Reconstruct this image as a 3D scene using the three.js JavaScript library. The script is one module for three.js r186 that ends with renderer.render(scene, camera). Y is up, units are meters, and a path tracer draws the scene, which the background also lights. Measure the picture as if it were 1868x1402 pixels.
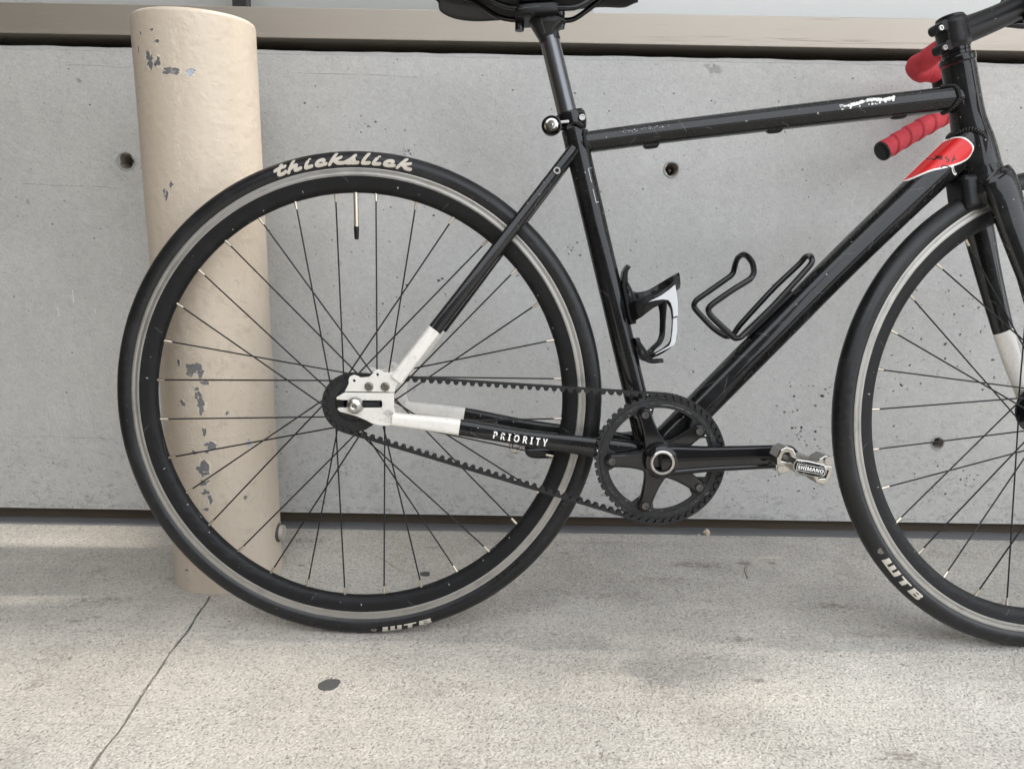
import * as THREE from 'three';
import { mergeGeometries, mergeVertices, toCreasedNormals } from 'three/addons/utils/BufferGeometryUtils.js';
import { RoundedBoxGeometry } from 'three/addons/geometries/RoundedBoxGeometry.js';

// ------------------------------------------------------------------ camera
const V = (x, y, z) => new THREE.Vector3(x, y, z);
const scene = new THREE.Scene();
const PW = 1868, PH = 1402, FOC = 1403;
const pit = 0.21401, yaw = 0.00274, rol = 0.01743;
const eye = V(0, 0.59159, 1.01536);
const fwd = V(Math.sin(yaw) * Math.cos(pit), -Math.sin(pit), -Math.cos(yaw) * Math.cos(pit));
const r0 = V(Math.cos(yaw), 0, Math.sin(yaw)), u0 = V().crossVectors(r0, fwd);
const camR = r0.clone().multiplyScalar(Math.cos(rol)).addScaledVector(u0, Math.sin(rol));
const camU = u0.clone().multiplyScalar(Math.cos(rol)).addScaledVector(r0, -Math.sin(rol));
const camera = new THREE.PerspectiveCamera(2 * Math.atan(PH / 2 / FOC) * 180 / Math.PI, 4 / 3, 0.05, 400);
camera.position.copy(eye);
camera.quaternion.setFromRotationMatrix(new THREE.Matrix4().makeBasis(camR, camU, fwd.clone().negate()));

// ------------------------------------------------------------------ light
function makeSky() {
  const w = 512, h = 256, d = new Float32Array(w * h * 4);
  for (let j = 0; j < h; j++) {
    const el = ((j + 0.5) / h - 0.5) * Math.PI, s = Math.sin(el);
    const up = s > 0 ? 1.75 + 0.6 * s : 1.75 * Math.max(0.25, 1 + 3 * s);
    for (let i = 0; i < w; i++) {
      const k = (j * w + i) * 4;
      d[k] = up * 0.955; d[k + 1] = up * 1.0; d[k + 2] = up * 1.06; d[k + 3] = 1;
    }
  }
  const t = new THREE.DataTexture(d, w, h, THREE.RGBAFormat, THREE.FloatType);
  t.mapping = THREE.EquirectangularReflectionMapping; t.magFilter = THREE.LinearFilter; t.needsUpdate = true;
  return t;
}
const sky = makeSky();
scene.background = sky; scene.environment = sky;
scene.backgroundIntensity = 1.0; scene.environmentIntensity = 1.0;
const sunDir = V(Math.cos(-0.02) * Math.cos(1.047), Math.sin(1.047), Math.sin(-0.02) * Math.cos(1.047)).normalize();
const sun = new THREE.DirectionalLight(new THREE.Color(1.0, 0.955, 0.89), 3.3);
sun.position.copy(sunDir).multiplyScalar(20); sun.target.position.set(0, 0, 0);
sun.castShadow = true; sun.shadow.radius = 7; sun.shadow.mapSize.set(2048, 2048);
Object.assign(sun.shadow.camera, { left: -6, right: 6, top: 6, bottom: -6, near: 1, far: 50 });
scene.add(sun, sun.target);
const renderer = new THREE.WebGLRenderer({ antialias: true });
renderer.toneMapping = THREE.LinearToneMapping; renderer.toneMappingExposure = 1.63;
renderer.shadowMap.enabled = true;

// ------------------------------------------------------------------ helpers
let seed = 12345;
const rnd = () => { seed = (seed * 1664525 + 1013904223) >>> 0; return seed / 4294967296; };
const rr = (a, b) => a + (b - a) * rnd();
const rayDir = (px, py) => fwd.clone().addScaledVector(camR, (px - PW / 2) / FOC).addScaledVector(camU, -(py - PH / 2) / FOC);
// photo pixel -> point on the plane z = w of a frame of reference
function at(inv, px, py, w) {
  const o = eye.clone().applyMatrix4(inv), d = rayDir(px, py).transformDirection(inv);
  const s = (w - o.z) / d.z;
  return o.addScaledVector(d, s);
}
const I4 = new THREE.Matrix4();
const onGround = (px, py) => { const d = rayDir(px, py); return eye.clone().addScaledVector(d, -eye.y / d.y); };
const wallZ = -0.389;
const onWall = (px, py, z = wallZ) => at(I4, px, py, z);

const taken = {};
function numbered(n) { const k = taken[n] = (taken[n] ?? -1) + 1; return k ? n + '_' + String(k).padStart(3, '0') : n; }
function tag(o, label, category, group) { o.userData.label = label; o.userData.category = category; if (group) o.userData.group = group; return o; }
function mesh(name, geo, mat, parent, label) {
  const m = new THREE.Mesh(geo, mat); m.name = parent === scene ? numbered(name) : name; m.castShadow = m.receiveShadow = true;
  if (label) m.userData.label = label;
  parent.add(m); return m;
}
function grp(name, parent, label) { const g = new THREE.Group(); g.name = parent === scene ? numbered(name) : name; if (label) g.userData.label = label; parent.add(g); return g; }
function plain(g) { const q = g.index ? g.toNonIndexed() : g; for (const k of Object.keys(q.attributes)) if (!['position', 'normal', 'uv'].includes(k)) q.deleteAttribute(k); return q; }
const merge = (...a) => mergeGeometries(a.flat().map(plain));

// periodic value noise
function noiseTable(n, s) { const t = new Float32Array(n * n); let q = s >>> 0; for (let i = 0; i < n * n; i++) { q = (q * 1664525 + 1013904223) >>> 0; t[i] = q / 4294967296; } return t; }
const NT = noiseTable(256, 99), NT2 = noiseTable(256, 777);
function vn(x, y, px, py, T = NT) {
  const x0 = Math.floor(x), y0 = Math.floor(y), fx = x - x0, fy = y - y0, sx = fx * fx * (3 - 2 * fx), sy = fy * fy * (3 - 2 * fy);
  const a = ((x0 % px) + px) % px, b = (((x0 + 1) % px) + px) % px, c = ((y0 % py) + py) % py, d = (((y0 + 1) % py) + py) % py;
  const h = (i, j) => T[((j & 255) << 8) | (i & 255)];
  return (h(a, c) * (1 - sx) + h(b, c) * sx) * (1 - sy) + (h(a, d) * (1 - sx) + h(b, d) * sx) * sy;
}
function fbm(u, v, fx, fy, oct, T) { let s = 0, a = 0.5, n = 0; for (let i = 0; i < oct; i++) { s += a * vn(u * fx, v * fy, fx, fy, T); n += a; a *= 0.5; fx *= 2; fy *= 2; } return s / n; }
function dataTex(w, h, fill, srgb, wrap = THREE.RepeatWrapping) {
  const d = new Uint8Array(w * h * 4);
  fill(d);
  const t = new THREE.DataTexture(d, w, h); if (srgb) t.colorSpace = THREE.SRGBColorSpace;
  t.wrapS = t.wrapT = wrap; t.magFilter = THREE.LinearFilter; t.minFilter = THREE.LinearMipmapLinearFilter; t.generateMipmaps = true; t.needsUpdate = true;
  return t;
}
const toS = (l) => { l = Math.min(1, Math.max(0, l)); return 255 * (l <= 0.0031308 ? 12.92 * l : 1.055 * Math.pow(l, 1 / 2.4) - 0.055); };
// a painter over float channels (linear colour rgb and height)
class Painter {
  constructor(w, h, mw, mh) { this.w = w; this.h = h; this.mw = mw; this.mh = mh; this.c = new Float32Array(w * h * 3); this.z = new Float32Array(w * h); }
  each(fn) { for (let j = 0; j < this.h; j++) for (let i = 0; i < this.w; i++) { const k = j * this.w + i, o = fn((i + 0.5) / this.w, (j + 0.5) / this.h); this.c[k * 3] = o[0]; this.c[k * 3 + 1] = o[1]; this.c[k * 3 + 2] = o[2]; this.z[k] = o[3]; } }
  // irregular blob at metres (x, y): mixes towards colour col by strength
  blob(x, y, rx, ry, col, str, dz = 0, rough = 0.35, soft = 0.25, ang = 0) {
    const { w, h, mw, mh } = this, R = Math.max(rx, ry) * (1.3 + rough), ca = Math.cos(ang), sa = Math.sin(ang), ph = rnd() * 50;
    const i0 = Math.floor((x - R) / mw * w), i1 = Math.ceil((x + R) / mw * w), j0 = Math.floor((y - R) / mh * h), j1 = Math.ceil((y + R) / mh * h);
    for (let j = j0; j <= j1; j++) for (let i = i0; i <= i1; i++) {
      const dx = (i + 0.5) / w * mw - x, dy = (j + 0.5) / h * mh - y, a = (dx * ca + dy * sa) / rx, b = (-dx * sa + dy * ca) / ry;
      const th = Math.atan2(b, a), e = Math.hypot(a, b) / (1 + rough * (vn(th * 1.3 + ph + 20, ph, 256, 256) - 0.5) * 2 + rough * 0.6 * (vn(th * 3.5 + ph + 40, ph + 7, 256, 256) - 0.5) * 2);
      let m = (1 - e) / soft; if (m <= 0) continue; m = Math.min(1, m) * str;
      const k = (((j % h) + h) % h) * w + (((i % w) + w) % w);
      for (let q = 0; q < 3; q++) this.c[k * 3 + q] += (col[q] - this.c[k * 3 + q]) * m;
      this.z[k] += dz * m;
    }
  }
  line(x0, y0, x1, y1, wd, col, str, dz = 0, wob = 0.0005) {
    const L = Math.hypot(x1 - x0, y1 - y0), n = Math.max(2, Math.ceil(L / (wd * 0.7))), ph = rnd() * 200;
    for (let i = 0; i <= n; i++) { const t = i / n, o = (vn(t * 6 + ph, 3, 256, 256) - 0.5) * wob * 2, s = str * (0.3 + 0.9 * vn(t * 9 + ph, 9, 256, 256)); this.blob(x0 + (x1 - x0) * t - (y1 - y0) / L * o, y0 + (y1 - y0) * t + (x1 - x0) / L * o, wd, wd, col, s, dz, 0.3, 0.8); }
  }
  color(wrap) { return dataTex(this.w, this.h, (d) => { for (let k = 0; k < this.w * this.h; k++) { for (let q = 0; q < 3; q++) d[k * 4 + q] = toS(this.c[k * 3 + q]); d[k * 4 + 3] = 255; } }, true, wrap); }
  height(wrap) { return dataTex(this.w, this.h, (d) => { for (let k = 0; k < this.w * this.h; k++) { const g = 255 * Math.min(1, Math.max(0, this.z[k])); d[k * 4] = d[k * 4 + 1] = d[k * 4 + 2] = g; d[k * 4 + 3] = 255; } }, false, wrap); }
}
function canvasTex(w, h, draw) {
  const c = document.createElement('canvas'); c.width = w; c.height = h; const x = c.getContext('2d'); x.clearRect(0, 0, w, h); draw(x, w, h);
  const t = new THREE.CanvasTexture(c); t.colorSpace = THREE.SRGBColorSpace; t.magFilter = THREE.LinearFilter; return t;
}

// ---- swept bodies: stations {p:[x,y,w], a: half height, b: half depth}, section = [[v, w]...]
const roundSec = (n = 28) => Array.from({ length: n }, (_, k) => [Math.sin(2 * Math.PI * k / n), Math.cos(2 * Math.PI * k / n)]);
function polySec(pts, r = 0.22, m = 3) {        // corners rounded by quadratic curves
  const o = [], n = pts.length;
  for (let i = 0; i < n; i++) {
    const p = pts[(i + n - 1) % n], c = pts[i], q = pts[(i + 1) % n], rc = c[2] ?? r;
    const A = [c[0] + (p[0] - c[0]) * rc, c[1] + (p[1] - c[1]) * rc], B = [c[0] + (q[0] - c[0]) * rc, c[1] + (q[1] - c[1]) * rc];
    for (let k = 0; k <= m; k++) { const t = k / m, s = 1 - t; o.push([s * s * A[0] + 2 * s * t * c[0] + t * t * B[0], s * s * A[1] + 2 * s * t * c[1] + t * t * B[1]]); }
  }
  return o;
}
class Sweep {
  constructor(st, sec = roundSec(), up = null) {
    this.st = st; this.sec = sec; this.up = up; this.n = st.length;
    const P = st.map((s) => V(...s.p));
    this.curve = P.length > 2 ? new THREE.CatmullRomCurve3(P, false, 'catmullrom', 0.5) : new THREE.LineCurve3(P[0], P[1]);
    this.len = this.curve.getLength();
  }
  val(s, k) {
    const t = Math.min(1, Math.max(0, s)) * (this.n - 1), i = Math.min(this.n - 2, Math.floor(t)), f = t - i, a = this.st[i][k], b = this.st[i + 1][k];
    if (this.n === 2) return a + (b - a) * f;
    const p = this.st[Math.max(0, i - 1)][k], q = this.st[Math.min(this.n - 1, i + 2)][k];
    return 0.5 * (2 * a + (b - p) * f + (2 * p - 5 * a + 4 * b - q) * f * f + (3 * a - p - 3 * b + q) * f * f * f);
  }
  frame(s) {
    const p = this.curve.getPoint(s), d = this.curve.getTangent(s);
    let v;
    if (this.up) { v = this.up.clone().addScaledVector(d, -this.up.dot(d)).normalize(); }
    else v = V(0, 0, 1).cross(d).normalize();
    return { p, d, v, w: V().crossVectors(d, v) };
  }
  pos(s, cv, cw, off = 0) { const f = this.frame(s), a = this.val(s, 'a') + off, b = this.val(s, 'b') + off; return f.p.addScaledVector(f.v, a * cv).addScaledVector(f.w, b * cw); }
  geo(ns = 24, s0 = 0, s1 = 1, caps = true) {
    const m = this.sec.length, P = [], U = [], X = [];
    let per = 0; const acc = [0]; const av = this.val(0.5, 'a'), bv = this.val(0.5, 'b');
    for (let k = 0; k < m; k++) { const A = this.sec[k], B = this.sec[(k + 1) % m]; per += Math.hypot((A[0] - B[0]) * av, (A[1] - B[1]) * bv); acc.push(per); }
    for (let i = 0; i <= ns; i++) {
      const s = s0 + (s1 - s0) * i / ns;
      for (let k = 0; k <= m; k++) { const c = this.sec[k % m], q = this.pos(s, c[0], c[1]); P.push(q.x, q.y, q.z); U.push(s * this.len, acc[k]); }
    }
    for (let i = 0; i < ns; i++) for (let k = 0; k < m; k++) { const a = i * (m + 1) + k, b = a + m + 1; X.push(a, b, b + 1, a, b + 1, a + 1); }
    const g = new THREE.BufferGeometry();
    g.setAttribute('position', new THREE.Float32BufferAttribute(P, 3)); g.setAttribute('uv', new THREE.Float32BufferAttribute(U, 2)); g.setIndex(X); g.computeVertexNormals();
    // weld normals over the seam
    const N = g.attributes.normal; for (let i = 0; i <= ns; i++) { const a = i * (m + 1), b = a + m; const n = V(N.getX(a) + N.getX(b), N.getY(a) + N.getY(b), N.getZ(a) + N.getZ(b)).normalize(); N.setXYZ(a, n.x, n.y, n.z); N.setXYZ(b, n.x, n.y, n.z); }
    if (!caps) return g;
    const cap = (s, flip) => {
      const p = [], u = [], x = [], f = this.frame(s); p.push(f.p.x, f.p.y, f.p.z); u.push(0, 0);
      for (let k = 0; k <= m; k++) { const c = this.sec[k % m], q = this.pos(s, c[0], c[1]); p.push(q.x, q.y, q.z); u.push(c[0] * 0.01, c[1] * 0.01); }
      for (let k = 1; k <= m; k++) flip ? x.push(0, k, k + 1) : x.push(0, k + 1, k);
      const h = new THREE.BufferGeometry(); h.setAttribute('position', new THREE.Float32BufferAttribute(p, 3)); h.setAttribute('uv', new THREE.Float32BufferAttribute(u, 2)); h.setIndex(x); h.computeVertexNormals(); return h;
    };
    return merge(g, cap(s0, true), cap(s1, false));
  }
  nearW(cv) { let best = 0; const m = this.sec.length; for (let k = 0; k < m; k++) { const A = this.sec[k], B = this.sec[(k + 1) % m]; if ((A[0] - cv) * (B[0] - cv) <= 0 && A[0] !== B[0]) { const t = (cv - A[0]) / (B[0] - A[0]); best = Math.max(best, A[1] + (B[1] - A[1]) * t); } } return best; }
  patch(s0, s1, c0, c1, off = 0.0006, ns = 24, nc = 12) {   // a piece of the side that faces +w
    const P = [], U = [], X = [];
    for (let i = 0; i <= ns; i++) for (let j = 0; j <= nc; j++) { const s = s0 + (s1 - s0) * i / ns, c = c0 + (c1 - c0) * j / nc, q = this.pos(s, c, this.nearW(c), off); P.push(q.x, q.y, q.z); U.push(i / ns, j / nc); }
    for (let i = 0; i < ns; i++) for (let j = 0; j < nc; j++) { const a = i * (nc + 1) + j, b = a + nc + 1; X.push(a, b, b + 1, a, b + 1, a + 1); }
    const g = new THREE.BufferGeometry(); g.setAttribute('position', new THREE.Float32BufferAttribute(P, 3)); g.setAttribute('uv', new THREE.Float32BufferAttribute(U, 2)); g.setIndex(X); g.computeVertexNormals(); return g;
  }
}
const rod = (pts, r, ns = 24, sec = 12, up = null) => new Sweep(pts.map((p) => ({ p: p.isVector3 ? p.toArray() : p, a: r, b: r })), roundSec(sec), up).geo(ns);
function wire(pts, r, seg = 80, closed = false, sides = 10) { return new THREE.TubeGeometry(new THREE.CatmullRomCurve3(pts, closed, 'catmullrom', 0.35), seg, r, sides, closed); }
// turn a profile [[radius, w]...] about the z axis
function revolve(prof, n = 64, crease = 0.6) {
  const P = [], U = [], X = [], m = prof.length;
  for (let i = 0; i <= n; i++) { const a = 2 * Math.PI * i / n; for (let k = 0; k < m; k++) { P.push(prof[k][0] * Math.cos(a), prof[k][0] * Math.sin(a), prof[k][1]); U.push(a * 0.3, k / m * 0.05); } }
  for (let i = 0; i < n; i++) for (let k = 0; k < m - 1; k++) { const a = i * m + k, b = a + m; X.push(a, b, b + 1, a, b + 1, a + 1); }
  let g = new THREE.BufferGeometry(); g.setAttribute('position', new THREE.Float32BufferAttribute(P, 3)); g.setAttribute('uv', new THREE.Float32BufferAttribute(U, 2)); g.setIndex(X);
  return toCreasedNormals(g, crease);
}
const place = (g, x, y, z) => g.clone().translate(x, y, z);
function extrude(pts, depth, bevel = 0.0008, holes = [], curve = 8) {
  const s = pts instanceof THREE.Shape ? pts : new THREE.Shape(pts.map((p) => new THREE.Vector2(p.x, p.y)));
  for (const h of holes) s.holes.push(h);
  return new THREE.ExtrudeGeometry(s, { depth: depth - 2 * bevel, bevelEnabled: bevel > 0, bevelSize: bevel, bevelThickness: bevel, bevelSegments: 2, bevelOffset: -bevel, curveSegments: curve }).translate(0, 0, bevel);
}
const circlePath = (x, y, r, n = 24) => { const p = new THREE.Path(); p.absarc(x, y, r, 0, 2 * Math.PI, true); return p; };

// ------------------------------------------------------------------ materials
const C = (r, g, b) => new THREE.Color().setRGB(r, g, b);
const std = (o) => new THREE.MeshStandardMaterial(o), phy = (o) => new THREE.MeshPhysicalMaterial(o);

// concrete of the wall: 2.6 x 1.0 m, origin at x = -1.3, y = 0
function wallTextures() {
  const P = new Painter(2048, 1024, 2.6, 1.0);
  P.each((u, v) => {
    const big = fbm(u, v, 5, 3, 4), mid = fbm(u, v, 26, 12, 3, NT2), fine = fbm(u, v, 256, 128, 2), streak = fbm(u, v, 90, 3, 3), gr = vn(u * 1700 + 3, v * 660, 1700, 660, NT2) * 0.6 + vn(u * 900, v * 350, 900, 350) * 0.4;
    let g = 0.525 * (0.85 + 0.28 * big + 0.09 * (mid - 0.5) + 0.11 * (fine - 0.5) + 0.06 * (streak - 0.5)) * (1 + 0.22 * (gr - 0.5)); if (gr < 0.17) g *= 0.86;
    const warm = (fbm(u + 0.3, v, 4, 2, 3, NT2) - 0.5) * 0.10;
    return [g * (1.012 + warm * 0.5), g * 1.004, g * (0.972 - warm), 0.7 + 0.06 * (fine - 0.5) + 0.05 * (mid - 0.5) + 0.12 * (gr - 0.5)];
  });
  const W = (px, py) => { const q = onWall(px, py); return [q.x + 1.3, q.y]; };
  const dark = [0.045, 0.045, 0.047];
  // weather film in patches with a grain of its own along the foot of the wall
  for (let i = 0; i < 1500; i++) { const y = 0.03 + 0.16 * Math.pow(rnd(), 2.2); P.blob(rnd() * 2.6, y, rr(0.002, 0.013), rr(0.0015, 0.006), [0.20, 0.195, 0.185], rr(0.08, 0.36), 0, 0.6, 0.8, rr(-0.4, 0.4)); }
  for (let i = 0; i < 1600; i++) { const x = rnd() * 2.6, y = 0.03 + 0.13 * Math.pow(rnd(), 1.6); P.blob(x, y, rr(0.0006, 0.0016), rr(0.0006, 0.0013), dark, rr(0.35, 0.85), -0.3, 0.5, 0.5); }
  // bug holes
  for (let i = 0; i < 1300; i++) { const x = rnd() * 2.6, y = rnd(), r = 0.0007 + 0.0014 * Math.pow(rnd(), 4); P.blob(x, y, r, r * rr(0.6, 1.2), dark, rr(0.5, 0.95), -0.5, 0.5, 0.4, rnd() * 3); }
  for (let i = 0; i < 9000; i++) { const x = rnd() * 2.6, y = rnd(); P.blob(x, y, 0.0009, 0.0007, dark, rr(0.12, 0.55), -0.2, 0.3, 0.8); }
  for (let c = 0; c < 30; c++) { const cx = rnd() * 2.6, cy = rr(0.05, 0.85), s = rr(0.01, 0.045), n = 5 + Math.floor(rnd() * 14); for (let i = 0; i < n; i++) { const r = 0.0006 + 0.0011 * Math.pow(rnd(), 3); P.blob(cx + (rnd() + rnd() - 1) * s * 1.6, cy + (rnd() + rnd() - 1) * s, r * rr(0.8, 1.7), r, dark, rr(0.6, 1), -0.6, 0.55, 0.35, rnd() * 3); } }
  // cluster seen through the front wheel and by the pedal
  for (let i = 0; i < 90; i++) { const [x, y] = W(rr(1600, 1868), rr(520, 720)); const r = 0.0009 + 0.002 * Math.pow(rnd(), 3); P.blob(x, y, r, r * rr(0.6, 1.3), dark, rr(0.6, 1), -0.6, 0.6, 0.35, rnd() * 3); }
  for (let i = 0; i < 46; i++) { const [x, y] = W(rr(1390, 1540), rr(690, 900)); const r = rr(0.0008, 0.0024); P.blob(x, y, r, r * rr(0.6, 1.6), dark, rr(0.6, 1), -0.6, 0.6, 0.35, rnd() * 3); }
  for (const [px, py, r] of [[1500, 722, 0.0042], [1462, 780, 0.003], [1487, 787, 0.0026], [742, 520, 0.002], [800, 512, 0.003], [806, 508, 0.0025]]) { const [x, y] = W(px, py); P.blob(x, y, r, r * 0.7, dark, 1, -0.7, 0.6, 0.3); }
  // grey-brown smears, spots
  for (const [px, py, rx, ry, k] of [[144, 147, 0.0045, 0.004, 0.7], [80, 188, 0.0025, 0.002, 0.6], [1304, 126, 0.011, 0.007, 0.55], [1290, 120, 0.006, 0.003, 0.45], [1160, 440, 0.004, 0.0035, 0.4], [50, 367, 0.0022, 0.005, 0.6], [620, 480, 0.004, 0.005, 0.3], [536, 415, 0.006, 0.004, 0.3]]) { const [x, y] = W(px, py); P.blob(x, y, rx, ry, [0.21, 0.205, 0.19], k, 0, 0.5, 0.3); }
  for (const [px, py, n, s] of [[1711, 820, 340, 0.075], [225, 300, 120, 0.035], [1224, 312, 70, 0.028], [1850, 950, 160, 0.05], [60, 905, 300, 0.09], [120, 915, 200, 0.08], [420, 915, 200, 0.1]]) { const [x, y] = W(px, py); for (let i = 0; i < n; i++) P.blob(x + (rnd() + rnd() + rnd() - 1.5) * s * 1.3, y + (rnd() + rnd() + rnd() - 1.5) * s, rr(0.001, 0.006), rr(0.001, 0.004), [0.19, 0.185, 0.175], rr(0.06, 0.22), 0, 0.6, 0.7); }
  // white scuffs left of the wheel
  for (let i = 0; i < 46; i++) { const px = rr(78, 210), py = rr(690, 770), [x, y] = W(px, py), [x2, y2] = W(px + rr(4, 13), py + rr(20, 55)); P.line(x, y, x2, y2, 0.0008, [0.66, 0.66, 0.65], rr(0.15, 0.5), 0.03, 0.0006); }
  for (const [px, py, l] of [[104, 560, 16], [132, 530, 22], [172, 562, 8]]) { const [x, y] = W(px, py), [x2, y2] = W(px + 2, py + l); P.line(x, y, x2, y2, 0.0013, [0.75, 0.75, 0.74], 0.9); }
  for (let i = 0; i < 160; i++) { const [x, y] = W(rr(0, 520), rr(250, 900)); P.blob(x, y, rr(0.0006, 0.0018), rr(0.0005, 0.001), [0.7, 0.7, 0.69], rr(0.3, 0.9), 0.05, 0.4, 0.6, rnd() * 3); }
  // hairlines of the formwork
  for (const [a, b, c, d] of [[40, 335, 230, 344], [120, 118, 240, 123], [0, 794, 210, 800], [520, 132, 760, 140]]) { const [x, y] = W(a, b), [x2, y2] = W(c, d); P.line(x, y, x2, y2, 0.0007, [0.16, 0.155, 0.15], 0.5, -0.1, 0.0012); }
  for (let i = 0; i < 700; i++) { const x = rnd() * 2.6, y = rnd(); const l = rr(0.002, 0.007), a = rr(-0.9, 0.9); P.line(x, y, x + Math.cos(a) * l, y + Math.sin(a) * l, 0.0006, [0.2, 0.2, 0.2], 0.4); }
  const m = P.color(), b = P.height();
  for (const t of [m, b]) { t.repeat.set(1 / 2.6, 1); t.offset.set(0.5, 0); }
  return [m, b];
}
const [wallMap, wallBump] = wallTextures();
const matWall = std({ map: wallMap, bumpMap: wallBump, bumpScale: 0.004, roughness: 0.72 });

// concrete of the pavement: 2.4 x 1.2 m, origin at x = -1.2, -z = -0.5
function paveTextures() {
  const P = new Painter(2048, 1024, 2.4, 1.2);
  P.each((u, v) => {
    const big = fbm(u, v, 6, 3, 4, NT2), mid = fbm(u, v, 40, 20, 3), g1 = vn(u * 1900 + 0.37, v * 930, 1900, 930), g2 = vn(u * 1150 + 13, v * 600, 1150, 600, NT2), broom = fbm(u, v, 6, 240, 2, NT2);
    let g = 0.405 * (0.76 + 0.40 * big + 0.24 * (mid - 0.5) + 0.07 * (broom - 0.5));
    const e = g1 * 0.6 + g2 * 0.4; g *= 1 + (e - 0.5) * 0.9; if (e < 0.22) g *= 0.62;
    const w = (fbm(u + 0.2, v, 5, 3, 3) - 0.5) * 0.08;
    return [g * (1.05 + w), g * 0.985, g * (0.88 - w), 0.5 + 0.5 * (e - 0.5)];
  });
  const W = (px, py) => { const q = onGround(px, py); return [q.x + 1.2, -q.z + 0.5]; };
  const dirt = [0.15, 0.132, 0.108];
  // worn in dirt: many small grains grouped in stains, thickest along the foot of the wall
  const stain = (px, py, sx, sy, n, k = 0.3, col = dirt) => { const [x, y] = W(px, py); for (let i = 0; i < n; i++) P.blob(x + (rnd() + rnd() + rnd() - 1.5) * sx, y + (rnd() + rnd() + rnd() - 1.5) * sy, rr(0.0012, 0.006), rr(0.001, 0.003), col, rr(0.08, k * 1.35), -0.05, 0.6, 0.6); };
  stain(185, 1095, 0.05, 0.02, 240, 0.3); stain(60, 1250, 0.015, 0.03, 60, 0.25); stain(1265, 1030, 0.05, 0.014, 260, 0.34); stain(1130, 1085, 0.06, 0.018, 160, 0.26); stain(1030, 1080, 0.06, 0.02, 120, 0.22);
  stain(1075, 1215, 0.07, 0.02, 170, 0.24); stain(1190, 1250, 0.03, 0.012, 80, 0.24); stain(1520, 1105, 0.03, 0.01, 90, 0.36); stain(1355, 1165, 0.02, 0.008, 60, 0.3); stain(1380, 1240, 0.015, 0.006, 50, 0.3);
  stain(1640, 1378, 0.04, 0.012, 140, 0.36); stain(1450, 1370, 0.05, 0.016, 110, 0.24); stain(1540, 1110, 0.1, 0.02, 160, 0.2); stain(1640, 1160, 0.13, 0.012, 260, 0.26); stain(900, 1150, 0.2, 0.02, 260, 0.2); stain(560, 985, 0.05, 0.012, 140, 0.3); stain(350, 1060, 0.07, 0.02, 260, 0.28); stain(1000, 990, 0.3, 0.012, 500, 0.2); stain(1700, 1010, 0.15, 0.02, 300, 0.22); stain(300, 1180, 0.1, 0.03, 180, 0.18);
  for (let i = 0; i < 46; i++) stain(rr(-100, 1960), rr(975, 1402), rr(0.02, 0.09), rr(0.008, 0.03), Math.floor(rr(40, 130)), rr(0.1, 0.26));
  for (const [px, py, rx, ry, k] of [[1358, 1027, 0.016, 0.009, 0.6], [1408, 1026, 0.012, 0.007, 0.5], [1030, 1008, 0.011, 0.006, 0.4], [787, 998, 0.012, 0.005, 0.5], [550, 1031, 0.006, 0.004, 0.7], [66, 1250, 0.01, 0.02, 0.22], [140, 1133, 0.016, 0.006, 0.4], [175, 1125, 0.013, 0.006, 0.4], [1647, 1212, 0.004, 0.003, 0.7], [1508, 1187, 0.003, 0.002, 0.8]]) { const [x, y] = W(px, py); P.blob(x, y, rx, ry, dirt, k, 0, 0.5, 0.35); }
  for (const [px, py] of [[1430, 1152], [1360, 1155], [1613, 1148], [852, 1139], [40, 953], [62, 958], [1451, 1112], [1595, 1066]]) { const [x, y] = W(px, py); P.blob(x, y, 0.0022, 0.0016, [0.75, 0.73, 0.7], 0.95, 0.2, 0.5, 0.4); }
  for (const [a, b, c, d] of [[170, 1285, 420, 1293], [60, 1318, 330, 1330], [780, 1308, 940, 1312], [1620, 1328, 1868, 1340], [330, 1250, 520, 1256], [1100, 1402, 1300, 1398]]) { const [x, y] = W(a, b), [x2, y2] = W(c, d); P.line(x, y, x2, y2, 0.0009, [0.22, 0.2, 0.18], 0.45, -0.15, 0.002); }
  for (let i = 0; i < 240; i++) P.blob(rnd() * 2.4, rnd() * 1.2, rr(0.001, 0.0024), rr(0.0008, 0.0016), [0.12, 0.11, 0.1], rr(0.3, 0.8), -0.3, 0.5, 0.5);
  for (let i = 0; i < 200; i++) P.blob(rnd() * 2.4, rnd() * 1.2, rr(0.0008, 0.0018), rr(0.0008, 0.0014), [0.72, 0.7, 0.66], rr(0.3, 0.8), 0.1, 0.5, 0.5);
  const m = P.color(), b = P.height();
  for (const t of [m, b]) { t.repeat.set(1 / 2.4, 1 / 1.2); t.offset.set(0.5, 0.5 / 1.2); }
  return [m, b];
}
const [paveMap, paveBump] = paveTextures();
const matPave = std({ map: paveMap, bumpMap: paveBump, bumpScale: 0.0042, roughness: 0.85 });

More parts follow.
